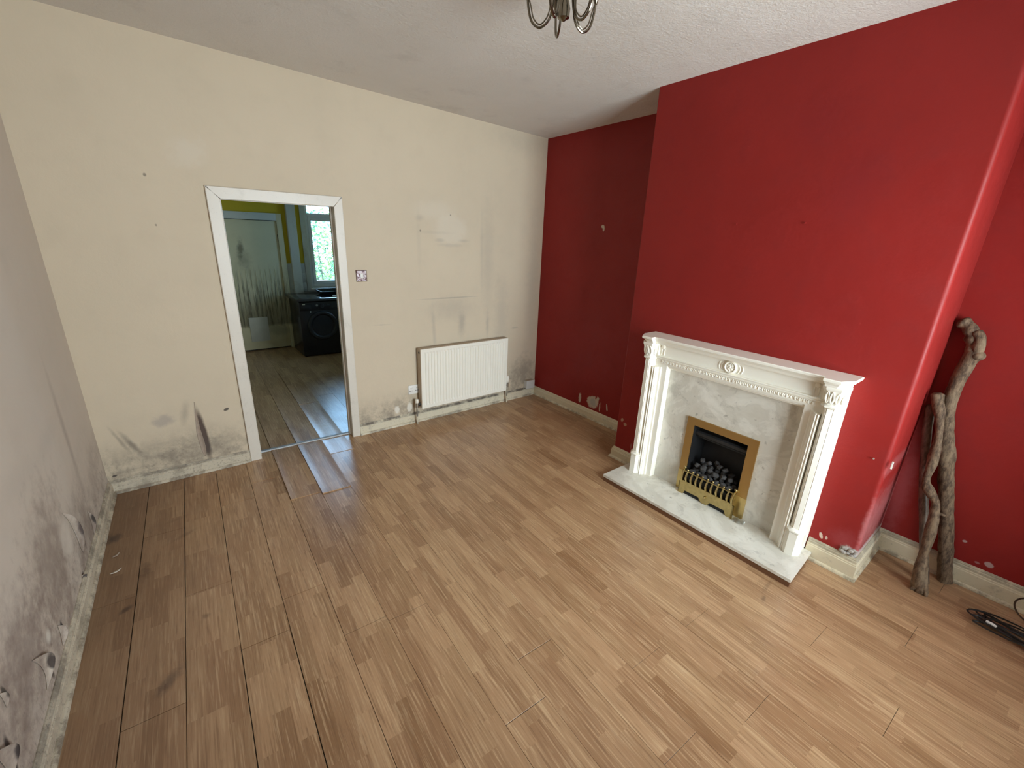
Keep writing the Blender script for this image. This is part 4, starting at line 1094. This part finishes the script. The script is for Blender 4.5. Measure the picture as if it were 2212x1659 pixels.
# crumpled cellophane by the fret
cm = MB(); gx, gy = 9, 6; rnd = random.Random(4)
for i in range(gx):
    for j in range(gy):
        cm.v.append(FP(.216 + .075 * i / (gx - 1) + rnd.uniform(-.004, .004), .075 + .06 * j / (gy - 1) + rnd.uniform(-.004, .004), HZ + .003 + .016 * abs(mnoise.noise(Vector((i * .9, j * .9, 3)))) * 2))
for i in range(gx - 1):
    for j in range(gy - 1): cm.f.append((i * gy + j, (i + 1) * gy + j, (i + 1) * gy + j + 1, i * gy + j + 1))
obj('cellophane_scrap', cm, mat_cello, label='crumpled clear cellophane on the hearth beside the fret', cat='plastic scrap', smooth=0)

# ================================================================== BRANCHES, CABLE, LAMP
tall = [(3.855, -3.779, .002), (3.856, -3.744, .158), (3.858, -3.703, .322), (3.858, -3.654, .509), (3.858, -3.603, .703), (3.858, -3.573, .824), (3.858, -3.534, .989), (3.860, -3.526, 1.113), (3.862, -3.534, 1.247), (3.864, -3.552, 1.335)]
tp_ = smoothpath(tall, 8)
trd = [.034 + .006 * math.sin(i * .55) * math.exp(-((i - 33) / 6) ** 2) + .010 * math.exp(-((i - 33) / 2.2) ** 2) + .008 * math.exp(-((i - 72) / 3) ** 2) - .002 * math.exp(-((i - 50) / 8) ** 2) for i in range(len(tp_))]
b1 = thing('tall_branch', (3.855, -3.779, 0), 'tall thick bare branch with crooked top leaning on the red wall', 'branch')
obj('trunk', MB().tube(tp_, trd, 14, .16, 1), mat_bark, b1, smooth=50)
ck = smoothpath([(3.862, -3.548, 1.325), (3.866, -3.528, 1.385), (3.868, -3.512, 1.430), (3.872, -3.478, 1.468), (3.876, -3.452, 1.486)], 6)
obj('crook', MB().tube(ck, [.031 + .003 * math.sin(i) for i in range(len(ck) - 2)] + [.026, .018], 12, .22, 5), mat_bark, b1, smooth=50)
ck2 = smoothpath([(3.852, -3.560, 1.330), (3.848, -3.556, 1.380), (3.850, -3.548, 1.415), (3.860, -3.525, 1.440)], 6)
obj('side_shoot', MB().tube(ck2, [.024] * (len(ck2) - 1) + [.018], 10, .25, 8), mat_bark, b1, smooth=50)
obj('knot', MB().sphere((3.852, -3.566, 1.320), .034, 12, 8, (1, .9, .8)), mat_bark, b1)
obj('knot', MB().sphere((3.836, -3.600, .700), .026, 12, 8, (.9, 1.1, .9)), mat_bark, b1)
tw = [(3.625, -3.708, .000), (3.648, -3.677, .14), (3.670, -3.664, .251), (3.697, -3.652, .386), (3.721, -3.631, .504), (3.727, -3.588, .561), (3.735, -3.562, .610), (3.757, -3.556, .721), (3.778, -3.546, .829), (3.790, -3.520, .955), (3.802, -3.488, 1.040), (3.812, -3.472, 1.092)]
tw_ = smoothpath(tw, 7)
twr = [.034 - .012 * min(1, i / 18) + .004 * math.sin(i * .4) + .009 * math.exp(-((i - 74) / 4) ** 2) for i in range(len(tw_))]
b2 = thing('twisted_branch', (3.625, -3.708, 0), 'shorter twisted branch winding up beside the tall one', 'branch')
twr[-3:] = [.029, .025, .014]
obj('trunk', MB().tube(tw_, twr, 12, .20, 3), mat_bark, b2, smooth=50)
obj('twig_stub', MB().tube([(3.716, -3.640, .44), (3.716, -3.672, .455), (3.716, -3.690, .452)], [.010, .008, .006], 8), mat_bark, b2)
obj('splayed_root', MB().tube([(3.622, -3.700, .05), (3.612, -3.690, .02), (3.600, -3.672, .004)], [.018, .014, .006], 8, .2, 2), mat_bark, b2)
obj('splayed_root', MB().tube([(3.622, -3.715, .05), (3.606, -3.735, .02), (3.596, -3.742, .004)], [.016, .012, .006], 8, .2, 4), mat_bark, b2)
st_pts = [(3.735, -3.712, .002), (3.757, -3.640, .257), (3.782, -3.572, .498), (3.812, -3.512, .734), (3.840, -3.468, .951), (3.850, -3.458, 1.010)]
sp_ = smoothpath(st_pts, 8)
obj('straight_branch', MB().tube(sp_, [.022] * (len(sp_) - 3) + [.020, .018, .012], 12, .10, 9), mat_bark2, label='straight dark shiny stick standing behind the twisted branch', cat='branch', smooth=50)

cbl = thing('cable_coil', (3.62, -4.06, 0), 'coiled black cable lying on the laminate near the skirting', 'cable')
rc2 = random.Random(21)
rot_ = [0.0, .18, -.16, .30, -.28, .10, -.06]
for k in range(7):
    pts = []
    L = .20 + rc2.uniform(-.03, .02); w_ = .030 + .012 * k / 3; zc = .006 + .0035 * k
    ox, oy = 3.612 + rc2.uniform(-.012, .012) - .002 * k, -4.135 + rc2.uniform(-.01, .02)
    for i in range(33):
        a = 2 * PI * i / 32
        u_ = math.cos(a) * L; v_ = math.sin(a) * w_ * (1 + .3 * math.sin(a * 2 + k))
        jr = rot_[k]; u2, v2 = u_ * math.cos(jr) - v_ * math.sin(jr), u_ * math.sin(jr) + v_ * math.cos(jr)
        pts.append((ox + v2 + .05 * (u_ / L) * .4, oy + u2, max(.005, zc + .010 * math.sin(a * 1.0 + k) + .006)))
    obj('loop', MB().tube(pts, .0042, 8), mat_cable, cbl)
lp2 = [(3.655 + .028 * math.cos(a) - .02, -4.06 + .125 * math.sin(a), .010 + .004 * math.cos(a)) for a in [2 * PI * i / 40 for i in range(41)]]
obj('loop', MB().tube([(3.628 + .038 * math.cos(a), -4.045 + .105 * math.sin(a), .012 + .008 * math.sin(a)) for a in [2 * PI * i / 40 for i in range(41)]], .0036, 8), mat_cable, cbl)
obj('cable_tie', MB().tube([(3.592, -3.972, .030), (3.588, -3.995, .032), (3.586, -4.010, .028)], .0075, 8), mat_plastic, cbl, label='pale tie around the cable')
lb = [(3.80 + .085 * math.cos(a) * .35, -4.13 + .085 * math.cos(a), .075 + .072 * math.sin(a)) for a in [2 * PI * i / 36 for i in range(37)]]
obj('brown_cable', MB().tube(lb, .0040, 8), mat_cable_br, label='thin brown cable loop standing up by the skirting', cat='cable')

# chandelier: five twin-tube arms
CC = Vector((2.0, -2.2, 2.645)); CT = ceil_z(2.0, -2.2)
ch = thing('chandelier', (CC.x, CC.y, CT), 'antique metal chandelier with looping twin-tube arms', 'chandelier')
obj('ceiling_rose', MB().lathe([(.001, -.03), (.035, -.028), (.055, -.012), (.058, .004), (.001, .004)], (CC.x, CC.y, CT - .004), 'z', 28), mat_bronze, ch)
obj('stem', MB().lathe([(.001, .018), (.008, .020), (.014, .026), (.024, .030), (.026, .060), (.020, .085), (.012, .10), (.012, .12), (.022, .13), (.022, .14), (.010, .15), (.010, CT - CC.z - .03)], (CC.x, CC.y, CC.z), 'z', 24), mat_bronze, ch)
for k in range(5):
    a = math.radians(60 + 72 * k); dx, dy = math.cos(a), math.sin(a); tx, ty = -dy, dx
    for ins, tr_ in ((0.0, .0050), (.011, .0028)):
        pts = []
        for r, h in [(.012, .135), (.030, .150), (.042, .120), (.046, .075), (.060, .025), (.095, .000), (.130, .022), (.146, .070), (.152, .115)]:
            kk = ins if .03 < r < .15 else ins * .2
            pts.append((CC.x + dx * (r + kk * (.095 - r) / .055), CC.y + dy * (r + kk * (.095 - r) / .055), CC.z + h + (kk if h < .06 else kk * .3)))
        obj('arm_tube', MB().tube(smoothpath(pts, 6), tr_, 8), mat_bronze, ch)
    cx, cy, cz = CC.x + dx * .152, CC.y + dy * .152, CC.z + .105
    cup = obj('lamp_cup', MB().lathe([(.001, 0), (.006, .002), (.010, .018), (.018, .035), (.020, .050), (.016, .050), (.010, .030), (.001, .028)], (cx, cy, cz), 'z', 18), mat_bronze, ch)
    obj('candle_tube', MB().lathe([(.011, .030), (.011, .095), (.001, .096)], (cx, cy, cz), 'z', 14), mat_plastic, cup)

# ================================================================== WEAR ON THE WALLS
def flap(name, hinge, width, curl, wallfn, mat, parent, nseg=10):
    """a torn tongue of lining paper: hinge points (u, v) on the wall, its free side curling into the room.
    wallfn(u, v, out) -> world"""
    P = smoothpath([(p[0], p[1], 0) for p in hinge], 5)
    b = MB(); m = len(P); cols = nseg + 1
    for i, p in enumerate(P):
        f = i / (m - 1); w_ = width(f)
        for j in range(cols):
            t = j / nseg
            an = curl * t
            du = w_ * (math.sin(an) / max(curl, .01)); do = w_ * (1 - math.cos(an)) / max(curl, .01)
            b.v.append(wallfn(p.x + du, p.y, .0015 + do))
    for i in range(m - 1):
        for j in range(cols - 1): b.f.append((i * cols + j, i * cols + j + 1, (i + 1) * cols + j + 1, (i + 1) * cols + j))
    o = obj(name, b, mat, parent, smooth=60)
    md = o.modifiers.new('thickness', 'SOLIDIFY'); md.thickness = .0012
    return o
wb_fn = lambda u, v, o: (u, -o, v)
wl_fn = lambda u, v, o: (xl(u) + o, u, v)                  # u = y on the left wall
bulge = lambda a, w: (lambda f: max(.002, w * math.sin(PI * min(1, max(0, f)) ** a)))
flap('peeling_paper', [(.566, .575), (.556, .45), (.545, .33), (.552, .20), (.566, .125)], lambda f: .003 + .034 * math.sin(PI * f ** 1.6), .9, wb_fn, mat_flap, wall_back)
for hinge, wd, cu in [
        ([(-1.075, .475), (-1.02, .40), (-.985, .30), (-.975, .22), (-.965, .17)], .050, .75), ([(-.675, .25), (-.665, .19), (-.672, .14), (-.685, .10)], .030, .9),
        ([(-1.555, .205), (-1.555, .17), (-1.565, .135), (-1.575, .115)], .036, .9), ([(-1.85, .31), (-1.81, .25), (-1.80, .19), (-1.83, .145)], .060, .7),
        ([(-2.10, .43), (-2.095, .40), (-2.095, .365)], .018, .9), ([(-2.24, .35), (-2.225, .28), (-2.215, .21)], .055, .8), ([(-1.10, .12), (-1.09, .10), (-1.09, .075)], .022, 1.3)]:
    flap('peeling_paper', hinge, (lambda w_: (lambda f: .003 + w_ * math.sin(PI * f)))(wd), cu, wl_fn, mat_left, wall_left)
# crumbled plaster on the near breast corner
rb = MB(); rnd = random.Random(5)
for i in range(22):
    s_ = rnd.uniform(.80, .872); zz = .140 + rnd.uniform(0, .045) * (1 - abs(s_ - .85) * 6)
    rb.sphere(FP(s_, rnd.uniform(-.004, .010), zz), rnd.uniform(.006, .014), 7, 5, (1, 1.1, .8))
obj('crumbled_plaster', rb, mat_rubble, breast, kind='stuff', smooth=0, label='crumbled bare plaster at the breast corner')
# nails and screws in the breast
for i, (yy, zz, r, m_) in enumerate([(-2.753, 1.956, .006, mat_red_breast), (-2.365, 1.950, .004, mat_red_breast), (-3.364, .755, .005, mat_screw)]):
    xx = xb(yy)
    obj('nail_head', MB().lathe([(r * .5, .01), (r * .5, -.006), (r, -.007), (r * .9, -.010), (.0005, -.011)], (xx, yy, zz), 'x', 12), m_, breast)
obj('paint_chip', MB().prism([(.884, -.002), (.887, .004), (.893, .004), (.893, -.002)], .728, .770, FP), mat_plastic, breast, label='white chip of exposed corner bead')
# flakes of fallen paint on the floor
for i, (fx, fy, rz, L, lab) in enumerate([(.058, -.815, .9, .045, 'curled cream paint flake on the laminate by the mouldy wall'), (.064, -.978, .5, .055, 'narrow pale wood splinter lying by the rotten skirting')]):
    fb_ = MB(); cs, sn = math.cos(rz), math.sin(rz)
    for a in range(7):
        t = a / 6 - .5; w_ = .008 * math.cos(t * 2.6)
        for sgn in (-1, 1):
            lx, ly = t * L, sgn * w_
            fb_.v.append((fx + lx * cs - ly * sn, fy + lx * sn + ly * cs, .0012 + .006 * (t * 2) ** 2))
    for a in range(6): fb_.f.append((a * 2, a * 2 + 1, a * 2 + 3, a * 2 + 2))
    fo_ = obj('paint_flake', fb_, mat_flap if i == 0 else mat_flap_pale, label=lab, cat='debris', smooth=60)
    md = fo_.modifiers.new('thickness', 'SOLIDIFY'); md.thickness = .0012
